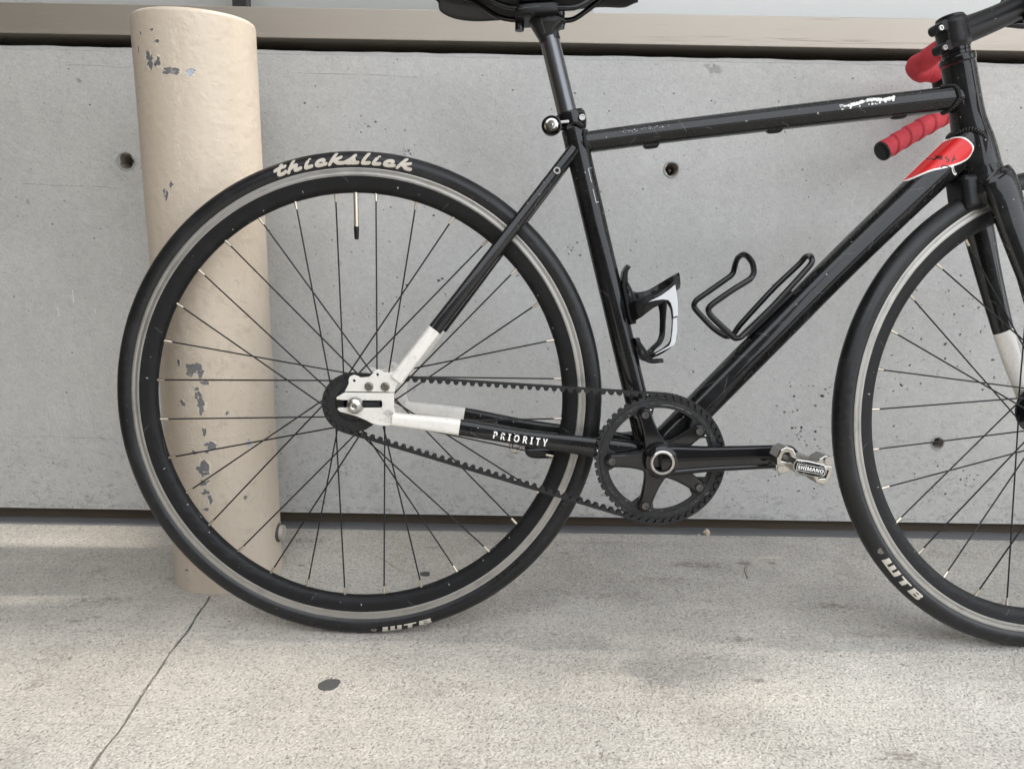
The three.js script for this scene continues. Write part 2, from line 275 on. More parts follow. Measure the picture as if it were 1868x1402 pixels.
// black frame paint with dust and chips; tile 0.5 m along, 0.16 m around
function paintTextures() {
  const P = new Painter(1024, 512, 0.5, 0.25);
  P.each((u, v) => { const d = fbm(u, v, 24, 12, 4), f = fbm(u, v, 200, 100, 2, NT2); const k = 0.0075 + 0.016 * Math.max(0, d - 0.52) + 0.010 * Math.max(0, f - 0.62); return [k, k * 1.02, k * 1.1, 0.28 + 0.5 * Math.max(0, d - 0.45) + 0.35 * Math.max(0, f - 0.55)]; });
  for (let i = 0; i < 150; i++) P.blob(rnd() * 0.5, rnd() * 0.25, rr(0.0003, 0.0009), rr(0.0003, 0.0007), [0.22, 0.215, 0.2], rr(0.3, 0.9), 0.3, 0.5, 0.6);
  for (let i = 0; i < 70; i++) P.blob(rnd() * 0.5, rnd() * 0.25, rr(0.0005, 0.0015), rr(0.0004, 0.001), [0.7, 0.69, 0.66], rr(0.5, 0.95), 0.3, 0.6, 0.5);
  for (let i = 0; i < 80; i++) { const x = rnd() * 0.5, y = rnd() * 0.25, a = rr(-1.2, 1.2), l = rr(0.003, 0.022); P.line(x, y, x + Math.cos(a) * l, y + Math.sin(a) * l, 0.00045, [0.17, 0.165, 0.155], 0.7, 0.2); }
  const m = P.color(), b = P.height(); for (const t of [m, b]) t.repeat.set(2, 4); return [m, b];
}
const [paintMap, paintRough] = paintTextures();
const matBlack = phy({ map: paintMap, roughnessMap: paintRough, roughness: 0.9, specularIntensity: 0.2, clearcoat: 0.55, clearcoatRoughness: 0.04 });
const matGloss = phy({ color: C(0.005, 0.005, 0.006), roughness: 0.3, specularIntensity: 0.2, clearcoat: 0.6, clearcoatRoughness: 0.04 });
const matSatin = phy({ map: paintMap, roughness: 0.38, specularIntensity: 0.6 });
function whiteTextures() {
  const P = new Painter(512, 256, 0.25, 0.125);
  P.each((u, v) => { const d = fbm(u, v, 12, 6, 4), f = fbm(u, v, 80, 40, 2, NT2); const g = 0.70 - 0.22 * Math.max(0, d - 0.52) - 0.12 * Math.max(0, f - 0.6); return [g, g * 0.965, g * 0.90, 0.5]; });
  for (let i = 0; i < 520; i++) P.blob(rnd() * 0.25, rnd() * 0.125, rr(0.0004, 0.0026), rr(0.0003, 0.0012), [0.24, 0.19, 0.13], rr(0.1, 0.5), 0, 0.6, 0.7);
  for (let i = 0; i < 40; i++) P.blob(rnd() * 0.25, rnd() * 0.125, rr(0.0003, 0.0008), rr(0.0003, 0.0006), [0.05, 0.045, 0.04], rr(0.4, 0.9), 0, 0.6, 0.5);
  for (let i = 0; i < 14; i++) { const x = rnd() * 0.25, y = rnd() * 0.125, a = rr(0, 3), l = rr(0.003, 0.01); P.line(x, y, x + Math.cos(a) * l, y + Math.sin(a) * l, 0.0003, [0.08, 0.07, 0.06], 0.7); }
  const m = P.color(); m.repeat.set(4, 8); return m;
}
const matWhite = phy({ map: whiteTextures(), roughness: 0.38, clearcoat: 0.35, clearcoatRoughness: 0.2 });
const matPlasticWhite = phy({ color: C(0.60, 0.61, 0.63), roughness: 0.3, clearcoat: 0.3 });
const matPlastic = phy({ color: C(0.007, 0.007, 0.008), roughness: 0.34, specularIntensity: 0.6 });
function tyreTextures() {
  const P = new Painter(2048, 64, 2.1, 0.09);
  P.each((u, v) => { const d = fbm(u, v, 50, 3, 4), f = fbm(u, v, 600, 20, 2, NT2), s = fbm(u, v, 8, 2, 2); const k = 0.0085 + 0.03 * Math.max(0, d - 0.52) + 0.014 * Math.max(0, s - 0.48) + 0.016 * Math.max(0, f - 0.55); return [k, k * 1.01, k * 1.1, 0.55 + 0.3 * (d - 0.5) + 0.3 * (f - 0.5)]; });
  for (let i = 0; i < 260; i++) P.blob(rnd() * 2.1, rnd() * 0.09, rr(0.0006, 0.0016), rr(0.0005, 0.001), [0.2, 0.19, 0.17], rr(0.2, 0.7), 0, 0.6, 0.6);
  return [P.color(), P.height()];
}
const [tyreMap, tyreRough] = tyreTextures();
const matTyre = phy({ map: tyreMap, roughnessMap: tyreRough, roughness: 0.72, specularIntensity: 0.75 });
const matRim = phy({ map: paintMap, roughness: 0.5, specularIntensity: 0.5 });
function trackTextures() {
  const P = new Painter(1024, 64, 2.0, 0.012);
  P.each((u, v) => { const l = fbm(u, v, 6, 24, 2), d = fbm(u, v, 120, 2, 3, NT2); const g = 0.36 + 0.22 * (l - 0.5) - 0.22 * Math.max(0, d - 0.5); return [g, g * 0.965, g * 0.90, 0.34 + 0.3 * l]; });
  for (let i = 0; i < 60; i++) P.blob(rnd() * 2, rnd() * 0.012, rr(0.0005, 0.003), rr(0.0003, 0.001), [0.16, 0.14, 0.12], rr(0.2, 0.6), 0, 0.5, 0.6);
  return [P.color(), P.height()];
}
const [trackMap, trackRough] = trackTextures();
const matTrack = std({ map: trackMap, roughnessMap: trackRough, roughness: 0.9, metalness: 0.75 });
const matSteel = std({ color: C(0.48, 0.465, 0.44), roughness: 0.28, metalness: 1 });
const matChrome = std({ color: C(0.36, 0.345, 0.32), roughness: 0.14, metalness: 1 });
const matBrass = std({ color: C(0.62, 0.56, 0.46), roughness: 0.35, metalness: 1 });
const matSpoke = std({ color: C(0.012, 0.012, 0.013), roughness: 0.4, metalness: 0.3 });
const matBelt = phy({ color: C(0.016, 0.016, 0.017), roughness: 0.55, specularIntensity: 0.6 });
const matRing = phy({ map: paintMap, color: C(2.6, 2.6, 2.5), roughness: 0.45, specularIntensity: 0.6 });
const matDark = std({ color: C(0.006, 0.006, 0.006), roughness: 0.8 });
function tapeTextures() {
  const P = new Painter(512, 256, 0.2, 0.1);
  P.each((u, v) => { const d = fbm(u, v, 10, 5, 4), f = fbm(u, v, 120, 60, 2, NT2); const k = 0.85 + 0.35 * (d - 0.5) + 0.2 * (f - 0.5); return [0.66 * k, 0.055 * k + 0.03 * Math.max(0, d - 0.5), 0.075 * k + 0.03 * Math.max(0, d - 0.5), 0.5 + 0.5 * (f - 0.5)]; });
  const m = P.color(), b = P.height(); for (const t of [m, b]) t.repeat.set(5, 10); return [m, b];
}
const [tapeMap, tapeBump] = tapeTextures();
const matTape = std({ map: tapeMap, bumpMap: tapeBump, bumpScale: 0.0008, roughness: 0.75 });

// bollard paint, 0.535 m round x 1.0 m high
const bol = V(-0.46848, 0, -0.18962), bolR = 0.0852, bolH = 0.862;
function bollardTextures() {
  const P = new Painter(1024, 2048, 0.535, 1.0);
  P.each((u, v) => {
    const o = fbm(u, v, 60, 112, 3), b = fbm(u, v, 6, 8, 4, NT2), st = fbm(u, v, 30, 3, 3);
    const g = 1 + 0.14 * (b - 0.5) + 0.08 * (st - 0.5) + 0.03 * (o - 0.5);
    return [0.55 * g, 0.472 * g, 0.38 * g, 0.45 + 0.3 * (o - 0.5) + 0.08 * (b - 0.5)];
  });
  const B = (px, py) => {           // where the ray meets the post
    const d = rayDir(px, py), ox = eye.x - bol.x, oz = eye.z - bol.z, a = d.x * d.x + d.z * d.z, b = ox * d.x + oz * d.z, c = ox * ox + oz * oz - bolR * bolR, q = b * b - a * c;
    if (q < 0) return null; const s = (-b - Math.sqrt(q)) / a, x = ox + d.x * s, z = oz + d.z * s;
    let u = Math.atan2(x, z) / (2 * Math.PI); if (u < 0) u += 1; return [u * 0.535, eye.y + d.y * s];
  };
  const chip = (px, py, rx, ry, col = [0.13, 0.135, 0.15], k = 0.95) => { const q = B(px, py); if (q) { P.blob(q[0], q[1], rx * 0.00078 * 1.22, ry * 0.00078 * 1.22, [0.64, 0.57, 0.48], 0.7, 0.22, 0.45, 0.12); P.blob(q[0], q[1], rx * 0.00078, ry * 0.00078, col, k, -0.35, 0.55, 0.12); } };
  for (const a of [[273, 109, 9, 14], [287, 113, 6, 9], [311, 129, 13, 6], [347, 132, 8, 6, [0.34, 0.38, 0.45]], [276, 54, 4, 2], [285, 75, 5, 3], [252, 90, 2, 6], [242, 120, 2, 6], [252, 183, 2, 4], [249, 200, 2, 5], [254, 160, 2, 2], [311, 336, 4, 4], [303, 357, 5, 7], [299, 349, 3, 4], [325, 661, 4, 5], [353, 673, 13, 12], [365, 682, 6, 7], [373, 698, 8, 4], [359, 710, 5, 4], [362, 722, 7, 8], [366, 740, 8, 14], [333, 736, 5, 6], [414, 754, 3, 4], [373, 787, 4, 8], [384, 812, 11, 6], [353, 825, 8, 3], [370, 851, 10, 14], [378, 864, 7, 5], [373, 881, 9, 5], [375, 898, 7, 5], [384, 911, 4, 10], [376, 929, 7, 3], [454, 809, 5, 8, [0.34, 0.38, 0.45]], [448, 907, 5, 4], [376, 824, 5, 3], [491, 787, 1.5, 5], [340, 1040, 5, 2], [256, 60, 2, 3], [437, 30, 3, 5, [0.4, 0.42, 0.46]]]) chip(...a);
  // ridge of thick crackled paint running down the post
  for (let i = 0; i < 420; i++) { const t = rnd(), py = 40 + 900 * t, px = 317 + 40 * Math.pow(t, 1.1) + (rnd() + rnd() - 1) * 13, q = B(px, py); if (q) P.blob(q[0], q[1], rr(0.0008, 0.003), rr(0.001, 0.0045), [0.68, 0.6, 0.5], 0.25, rr(-0.12, 0.3), 0.6, 0.6, rr(-0.8, 0.8)); }
  for (let i = 0; i < 26; i++) { const py = rr(60, 900), px = rr(255, 470), q = B(px + py * 0.05, py), q2 = B(px + py * 0.05 + rr(-14, 14), py + rr(-12, 22)); if (q && q2) P.line(q[0], q[1], q2[0], q2[1], 0.0009, [0.72, 0.65, 0.55], 0.4, 0.25, 0.004); }
  for (let i = 0; i < 300; i++) { const q = B(rr(250, 520), rr(480, 1070)); if (q) P.blob(q[0], q[1], rr(0.001, 0.012), rr(0.001, 0.006), [0.30, 0.235, 0.165], rr(0.06, 0.26), 0, 0.6, 0.7, rnd() * 3); }
  for (let i = 0; i < 90; i++) { const q = B(rr(300, 420), rr(620, 1000)); if (q) P.line(q[0], q[1], q[0] + rr(-0.001, 0.001), q[1] - rr(0.01, 0.05), 0.0012, [0.40, 0.31, 0.22], rr(0.05, 0.2)); }
  for (let i = 0; i < 140; i++) { const q = B(rr(290, 460), rr(640, 1000)); if (q) P.blob(q[0], q[1], rr(0.0006, 0.002), rr(0.0006, 0.002), [0.25, 0.2, 0.15], rr(0.2, 0.5), 0, 0.6, 0.5); }
  return [P.color(), P.height()];
}
const [bolMap, bolBump] = bollardTextures();
const matBollard = phy({ map: bolMap, bumpMap: bolBump, bumpScale: 0.003, roughness: 0.45 });

// ------------------------------------------------------------------ ground
const j0 = onGround(380, 1090), j1 = onGround(165, 1400);
const jointX = (z) => j0.x + (j1.x - j0.x) * (z - j0.z) / (j1.z - j0.z);
const slabBack = wallZ + 0.018;
{
  const ground = mesh('ground', new THREE.PlaneGeometry(160, 160).rotateX(-Math.PI / 2).translate(0, -0.16, 0), std({ color: C(0.06, 0.06, 0.06), roughness: 0.95 }), scene);
  ground.userData.kind = 'structure';
  const pave = grp('pavement', scene); pave.userData.kind = 'structure';
  // two cast slabs with a tooled joint between them
  for (const side of [-1, 1]) {
    const e = []; const n = 220, z1 = 5.6;
    for (let i = 0; i <= n; i++) { const z = slabBack + (z1 - slabBack) * Math.pow(i / n, 1.7); const w = 0.0012 + 0.0011 * (vn(z * 70, side * 3 + 9, 256, 256) - 0.5) * 2 + 0.003 * Math.max(0, vn(z * 160, side + 30, 256, 256) - 0.72); e.push(new THREE.Vector2(jointX(z) + (vn(z * 26, 5, 256, 256) - 0.5) * 0.005 + side * w, -z)); }
    const far = side * 14; const top = [];
    for (let i = 0; i <= 160; i++) { const x = e[0].x + (far - e[0].x) * i / 160; top.push(new THREE.Vector2(x, -slabBack + (vn(x * 60, 12, 256, 256) - 0.5) * 0.004)); }
    const sh = new THREE.Shape([...e.reverse(), ...top.slice(1), new THREE.Vector2(far, -z1)]);
    const g = new THREE.ExtrudeGeometry(sh, { depth: 0.118, bevelEnabled: true, bevelSize: 0.0015, bevelThickness: 0.002, bevelOffset: -0.0015, bevelSegments: 2 }).rotateX(-Math.PI / 2).translate(0, -0.12, 0);
    mesh('slab', g, matPave, pave);
  }
  const grout = new THREE.BoxGeometry(0.03, 0.1, 6.4); 
  const a = Math.atan2(j1.x - j0.x, j1.z - j0.z);
  mesh('joint_filler', grout.rotateY(a).translate(jointX(2.55), -0.098, 2.55), std({ color: C(0.05, 0.045, 0.04), roughness: 0.95 }), pave);
  // grey sealant along the foot of the wall, lower than the slab
  const nx = 400, P = [], X = [], U = [];
  for (let i = 0; i <= nx; i++) for (let k = 0; k <= 5; k++) { const x = -7 + 14 * i / nx, t = k / 5, z = wallZ - 0.032 + 0.054 * t; P.push(x, -0.0035 + 0.001 * t - 0.0015 * Math.sin(Math.PI * t) + 0.002 * (vn(x * 40, k * 1.3, 256, 256) - 0.5), z); U.push(x, t * 0.03); }
  for (let i = 0; i < nx; i++) for (let k = 0; k < 5; k++) { const p = i * 6 + k; X.push(p, p + 1, p + 7, p, p + 7, p + 6); }
  const g = new THREE.BufferGeometry(); g.setAttribute('position', new THREE.Float32BufferAttribute(P, 3)); g.setAttribute('uv', new THREE.Float32BufferAttribute(U, 2)); g.setIndex(X); g.computeVertexNormals();
  mesh('sealant', g, std({ color: C(0.19, 0.19, 0.195), roughness: 0.7, bumpMap: wallBump, bumpScale: 0.003 }), pave);
}

// ------------------------------------------------------------------ what stands round the place, outside the picture
{
  const render = std({ color: C(0.08, 0.07, 0.058), roughness: 0.9, bumpMap: wallBump, bumpScale: 0.004 });
  const dark = std({ color: C(0.03, 0.032, 0.035), roughness: 0.25 });
  const block = (name, x0, x1, z0, z1, h, label, face) => {
    const g = grp(name, scene); tag(g, label, 'building');
    mesh('wall', new THREE.BoxGeometry(x1 - x0, h, z1 - z0).translate((x0 + x1) / 2, h / 2 - 0.16, (z0 + z1) / 2), render, g);
    if (face === 'z') for (let x = x0 + 1; x < x1 - 2; x += 3) for (let y = 0.8; y < h - 2; y += 3.2) mesh('pane', new THREE.BoxGeometry(1.9, 1.8, 0.06).translate(x + 1, y + 0.9, z0 - 0.01), dark, g);
    else for (let z = z0 + 1; z < z1 - 2; z += 3) for (let y = 0.8; y < h - 2; y += 3.2) mesh('pane', new THREE.BoxGeometry(0.06, 1.8, 1.9).translate(x1 + 0.01, y + 0.9, z + 1), dark, g);
    mesh('parapet', new THREE.BoxGeometry(x1 - x0 + 0.2, 0.3, z1 - z0 + 0.2).translate((x0 + x1) / 2, h + 0.0, (z0 + z1) / 2), render, g);
  };
  block('street_building', -16, 1.0, 9, 16, 5.2, 'brown rendered building across the street from the bicycle', 'z');
  block('low_shop_building', 1.3, 26, 9.4, 15, 2.5, 'long low brown building across the street, next to the taller one', 'z');
  block('side_building', -14, -1.3, -0.38, 1.9, 5.5, 'brown rendered building beside the pavement, at right angles to the wall', 'x');
  // flat canopy over the pavement: solid by the wall but cut back at one end, where the sun slips past; slatted farther out
  const can = grp('canopy', scene); tag(can, 'flat metal canopy over the pavement, solid by the wall and slatted farther out', 'canopy');
  const sheet = std({ color: C(0.30, 0.27, 0.23), roughness: 0.5, metalness: 0.4 }), x0 = 0.72, x9 = 8.5, xl = -1.2, zc = -0.132, zs = 0.04, hc = 2.43;
  mesh('canopy_sheet', new THREE.BoxGeometry(x9 - x0, 0.04, zc - wallZ).translate((x0 + x9) / 2, hc, (zc + wallZ) / 2), sheet, can);
  mesh('canopy_sheet', new THREE.BoxGeometry(x9 - xl, 0.04, zs - zc).translate((x9 + xl) / 2, hc + 0.002, (zs + zc) / 2), sheet, can);
  const slat = new THREE.BoxGeometry(x9 - xl, 0.012, 0.021).translate((x9 + xl) / 2, hc, 0);
  for (let z = zs + 0.03; z < 1.1; z += 0.036) { const m = mesh('slat', slat, sheet, can); m.position.z = z; }
  for (const x of [xl + 0.03, x9 - 0.03]) mesh('end_beam', new THREE.BoxGeometry(0.06, 0.1, 1.5).translate(x, hc + 0.08, wallZ + 0.75), std({ color: C(0.1, 0.1, 0.1), roughness: 0.5 }), can);
  const up = mesh('upper_wall', new THREE.BoxGeometry(14, 4, 0.2).translate(0, 4.56, wallZ - 0.13), matWall, scene); tag(up, 'concrete upper storey wall above the long window', 'wall');
}

// ------------------------------------------------------------------ concrete wall
const wallBot = onWall(570, 934.5).y, wallTop = onWall(580, 98).y, lipTop = onWall(580, 91.5).y;
{
  const wall = grp('concrete_wall', scene);
  tag(wall, 'low pale grey cast concrete wall with tie holes and small pits behind the bicycle', 'wall');
  const sh = new THREE.Shape([[-7, wallBot], [7, wallBot], [7, wallTop], [-7, wallTop]].map((p) => new THREE.Vector2(...p)));
  const ties = [[230, 294, 0.0135], [1225, 309, 0.0115], [1711, 808, 0.0105]].map(([px, py, r]) => { const q = onWall(px, py); return { x: q.x, y: q.y, r, k: rnd() * 40 }; });
  const edge = (t, s, n = 30) => Array.from({ length: n }, (_, i) => { const a = -2 * Math.PI * i / n, r = t.r * s * (1 + 0.16 * (vn(Math.cos(a) * 2.2 + t.k + 10, Math.sin(a) * 2.2 + 10, 256, 256) - 0.5) * 2); return new THREE.Vector2(t.x + Math.cos(a) * r, t.y + Math.sin(a) * r); });
  for (const t of ties) sh.holes.push(new THREE.Path(edge(t, 1)));
  mesh('wall_body', new THREE.ExtrudeGeometry(sh, { depth: 0.2, bevelEnabled: false }).translate(0, 0, wallZ - 0.2), matWall, wall);
  for (const t of ties) {
    const h = grp('tie_hole', wall); h.position.set(t.x, t.y, wallZ);
    // crumbled rim, conical sleeve, plug with a tie stub
    const rim = []; for (let i = 0; i <= 40; i++) { const a = 2 * Math.PI * i / 40; rim.push(V(Math.cos(a) * t.r * (1.08 + 0.12 * rnd()), Math.sin(a) * t.r * (1.08 + 0.12 * rnd()), 0.0002)); }
    mesh('crumbled_rim', wire(rim.slice(0, 40), 0.0016, 90, true, 6), std({ color: C(0.36, 0.36, 0.35), roughness: 0.85 }), h);
    mesh('sleeve', revolve([[t.r * 1.14, 0.0005], [t.r * 0.86, -0.006], [t.r * 0.72, -0.032], [t.r * 0.7, -0.04], [0.0001, -0.0405]], 32), std({ color: C(0.24, 0.215, 0.18), roughness: 0.6 }), h);
    mesh('tie_stub', new THREE.CylinderGeometry(0.0028, 0.0022, 0.018, 10).rotateX(Math.PI / 2).translate(t.r * 0.15, -0.001, -0.03), std({ color: C(0.2, 0.16, 0.13), roughness: 0.5, metalness: 0.6 }), h);
  }
  // the top arris is struck off: a narrow slope that looks up at the sky, chipped along its edge
  const N = 900, LP = [], LU = [], LX = [];
  for (let i = 0; i <= N; i++) { const x = -7 + 14 * i / N, e0 = 0.0014 * (vn(x * 45, 8, 256, 256) - 0.6), e1 = 0.002 * (vn(x * 30, 2, 256, 256) - 0.5); for (const [y, z] of [[wallTop - 0.012, wallZ - 0.004], [wallTop - 0.0004 + e0, wallZ + 0.0006], [lipTop + e1, wallZ - 0.0065], [lipTop + 0.0005 + e1, wallZ - 0.23]]) { LP.push(x, y, z); LU.push(x, y + (wallZ - z)); } }
  for (let i = 0; i < N; i++) for (let k = 0; k < 3; k++) { const a = i * 4 + k, b = a + 4; LX.push(a, b, b + 1, a, b + 1, a + 1); }
  const lg = new THREE.BufferGeometry(); lg.setAttribute('position', new THREE.Float32BufferAttribute(LP, 3)); lg.setAttribute('uv', new THREE.Float32BufferAttribute(LU, 2)); lg.setIndex(LX);
  mesh('top_chamfer', toCreasedNormals(lg, 0.4), matWall, wall);
  // foam backer below the wall
  mesh('backer_strip', new THREE.BoxGeometry(14, 0.09, 0.1).translate(0, wallBot - 0.045 + 0.002, wallZ - 0.028 - 0.05), std({ color: C(0.11, 0.085, 0.06), roughness: 0.9, bumpMap: wallBump, bumpScale: 0.004 }), wall);
}

// ------------------------------------------------------------------ window above the wall
{
  const win = grp('window', scene);
  tag(win, 'long window with champagne metal sill panel above the concrete wall', 'window');
  const zf = wallZ + 0.004, y0 = onWall(1000, 77.5, zf).y, y1 = onWall(1000, 21.5, zf).y;
  const metal = std({ color: C(0.45, 0.405, 0.35), roughness: 0.45, metalness: 0.75, bumpMap: wallBump, bumpScale: 0.0006 });
  mesh('sill_panel', new RoundedBoxGeometry(14, y1 - y0, 0.26, 2, 0.0012).translate(0, (y0 + y1) / 2, zf - 0.13), metal, win);
  mesh('gap_back', new THREE.BoxGeometry(14, 0.07, 0.02).translate(0, y0 - 0.015, wallZ - 0.24), metal, win);
  const gz = zf - 0.014, gy = y1 + 0.0005, gh = 1.48;
  const glass = phy({ color: C(0.97, 0.97, 0.965), roughness: 0.02, transmission: 1, thickness: 0, ior: 1.52 });
  const mx = onWall(439, 4, gz).x;
  for (const [x0, x1] of [[-7, mx - 0.012], [mx + 0.012, mx + 2.4], [mx + 2.424, 7]]) mesh('glass_pane', new THREE.BoxGeometry(x1 - x0, gh, 0.006).translate((x0 + x1) / 2, gy + gh / 2, gz), glass, win);
  for (const x of [mx, mx + 2.412]) mesh('mullion', new THREE.BoxGeometry(0.022, gh, 0.03).translate(x, gy + gh / 2, gz - 0.004), std({ color: C(0.02, 0.02, 0.02), roughness: 0.5 }), win);
  mesh('roller_blind', new THREE.BoxGeometry(14, gh + 0.02, 0.01).translate(0, gy + gh / 2, gz - 0.07), std({ color: C(0.62, 0.63, 0.62), roughness: 0.9 }), win);
  mesh('head_rail', new THREE.BoxGeometry(14, 0.12, 0.06).translate(0, gy + gh + 0.06, zf - 0.03), metal, win);
}

// ------------------------------------------------------------------ bollard
{
  const b = grp('bollard', scene); b.position.copy(bol);
  tag(b, 'cream painted steel pipe bollard with chipped paint behind the rear wheel', 'bollard');
  const n = 128, prof = [[bolR + 0.0005, -0.1], [bolR + 0.0005, 0.004], [bolR, 0.012], ...Array.from({ length: 40 }, (_, i) => [bolR, 0.02 + (bolH - 0.026) * i / 39]), [bolR - 0.0012, bolH - 0.002], [bolR - 0.004, bolH], [bolR - 0.012, bolH + 0.001], [0.0001, bolH + 0.006]];
  const P = [], U = [], X = [], m = prof.length;
  for (let i = 0; i <= n; i++) for (let k = 0; k < m; k++) { const u = i / n, a = 2 * Math.PI * u; P.push(prof[k][0] * Math.sin(a), prof[k][1], prof[k][0] * Math.cos(a)); U.push(u, prof[k][1]); }
  for (let i = 0; i < n; i++) for (let k = 0; k < m - 1; k++) { const p = i * m + k, q = p + m; X.push(p, q, q + 1, p, q + 1, p + 1); }
  const g = new THREE.BufferGeometry(); g.setAttribute('position', new THREE.Float32BufferAttribute(P, 3)); g.setAttribute('uv', new THREE.Float32BufferAttribute(U, 2)); g.setIndex(X); g.computeVertexNormals();
  mesh('post', g, matBollard, b);
  // bolt through the post near its foot
  const q = at(I4, 513, 971, bol.z); const bolt = grp('bolt', b);
  const y = q.y;
  mesh('bolt_head', new THREE.CylinderGeometry(0.013, 0.0125, 0.006, 20).rotateZ(Math.PI / 2).translate(bolR + 0.006, y, 0.0), std({ color: C(0.66, 0.6, 0.5), roughness: 0.5, bumpMap: wallBump, bumpScale: 0.01 }), bolt);
  mesh('washer_gap', new THREE.CylinderGeometry(0.0155, 0.0155, 0.004, 20).rotateZ(Math.PI / 2).translate(bolR + 0.0005, y, 0.0), std({ color: C(0.06, 0.06, 0.065), roughness: 0.6 }), bolt);
}

// ------------------------------------------------------------------ the bicycle
const lean = 0.11207, WR = 0.340;
const bike = grp('bicycle', scene);
tag(bike, 'black belt-drive road bicycle with red bar tape leaning towards the concrete wall', 'bicycle');
bike.rotation.x = -lean; bike.updateMatrixWorld();
const bikeInv = bike.matrixWorld.clone().invert();
const B = (px, py, w = 0) => at(bikeInv, px, py, w);
const stTop = B(1750, 118), stBot = B(1783, 303), stAx = stTop.clone().sub(stBot).normalize(), stAng = 0.2094;
const stQ = new THREE.Quaternion().setFromAxisAngle(stAx, stAng);
const whQ = new THREE.Quaternion().setFromAxisAngle(stAx, 0.14);
function steered(g, stQ_ = stQ) { const stQ = stQ_; g.quaternion.copy(stQ); g.position.copy(stBot).sub(stBot.clone().applyQuaternion(stQ)); g.updateMatrixWorld(); return g; }
const steerInv = (() => { const g = steered(new THREE.Group()); g.updateMatrix(); return bike.matrixWorld.clone().multiply(g.matrix).invert(); })();
const forkInv = (() => { const g = steered(new THREE.Group(), whQ); g.updateMatrix(); return bike.matrixWorld.clone().multiply(g.matrix).invert(); })();
const S = (px, py, w = 0) => at(steerInv, px, py, w);
const arr = (v) => v.toArray();
const rearC = V(-0.2105, WR, 0), frontC = V(0.778, WR - 0.003, 0), bb = V(0.2036, 0.2712, 0);

// ---- wheels
const unitSpoke = new THREE.CylinderGeometry(1, 1, 1, 7, 1, true), unitNip = new THREE.CylinderGeometry(1, 0.8, 1, 8);
const yUp = V(0, 1, 0);
function between(m, a, b, r) { const d = b.clone().sub(a), L = d.length(); m.position.copy(a).addScaledVector(d, 0.5); m.quaternion.setFromUnitVectors(yUp, d.divideScalar(L)); m.scale.set(r, L, r); return m; }
const tyreR0 = 0.3258, tyreT = 0.0144;
function tyreGeo() {
  const P = [], U = [], X = [], n = 220, m = 26;
  for (let i = 0; i <= n; i++) for (let k = 0; k <= m; k++) { const a = 2 * Math.PI * i / n, b = 2 * Math.PI * k / m, R = tyreR0 + tyreT * Math.cos(b); P.push(R * Math.cos(a), R * Math.sin(a), tyreT * Math.sin(b)); U.push(i / n, k / m); }
  for (let i = 0; i < n; i++) for (let k = 0; k < m; k++) { const p = i * (m + 1) + k, q = p + m + 1; X.push(p, q, q + 1, p, q + 1, p + 1); }
  const g = new THREE.BufferGeometry(); g.setAttribute('position', new THREE.Float32BufferAttribute(P, 3)); g.setAttribute('uv', new THREE.Float32BufferAttribute(U, 2)); g.setIndex(X); g.computeVertexNormals(); return g;
}
const TYRE = tyreGeo();
const RIM = revolve([[0.316, 0.0095], [0.3045, 0.0108], [0.303, 0.0104], [0.296, 0.0098], [0.290, 0.0082], [0.2865, 0.0058], [0.2848, 0.003], [0.2843, 0], [0.2848, -0.003], [0.2865, -0.0058], [0.290, -0.0082], [0.296, -0.0098], [0.303, -0.0104], [0.3045, -0.0108], [0.316, -0.0095]], 200, 0.5);
function ringBand(r0, r1, w0, w1, n = 200) {   // brake track
  const P = [], U = [], X = [], m = 6;
  for (let i = 0; i <= n; i++) for (let k = 0; k <= m; k++) { const a = 2 * Math.PI * i / n, t = k / m, bow = 0.0004 * Math.sin(t * Math.PI * 3); const R = r0 + (r1 - r0) * t; P.push(R * Math.cos(a), R * Math.sin(a), w0 + (w1 - w0) * t + bow * Math.sign(w0)); U.push(i / n, t); }
  for (let i = 0; i < n; i++) for (let k = 0; k < m; k++) { const p = i * (m + 1) + k, q = p + m + 1; X.push(p, q, q + 1, p, q + 1, p + 1); }
  const g = new THREE.BufferGeometry(); g.setAttribute('position', new THREE.Float32BufferAttribute(P, 3)); g.setAttribute('uv', new THREE.Float32BufferAttribute(U, 2)); g.setIndex(X); g.computeVertexNormals(); return g;
}
const TRACK = ringBand(0.3058, 0.3165, 0.0112, 0.0114), TRACK2 = ringBand(0.3058, 0.3165, -0.0112, -0.0114);
function tyreText(a0, a1, rho0, rho1, tex, mat) {   // a strip of the sidewall, angles from +x, clockwise reading
  const P = [], U = [], X = [], n = 60, m = 10;
  for (let i = 0; i <= n; i++) for (let k = 0; k <= m; k++) { const a = a0 + (a1 - a0) * i / n, R = rho0 + (rho1 - rho0) * k / m, T = tyreT + 0.0005, w = Math.sqrt(Math.max(0, T * T - (R - tyreR0) ** 2)); P.push(R * Math.cos(a), R * Math.sin(a), w); U.push(i / n, k / m); }
  for (let i = 0; i < n; i++) for (let k = 0; k < m; k++) { const p = i * (m + 1) + k, q = p + m + 1; X.push(p, q, q + 1, p, q + 1, p + 1); }
  const g = new THREE.BufferGeometry(); g.setAttribute('position', new THREE.Float32BufferAttribute(P, 3)); g.setAttribute('uv', new THREE.Float32BufferAttribute(U, 2)); g.setIndex(X); g.computeVertexNormals(); return g;
}
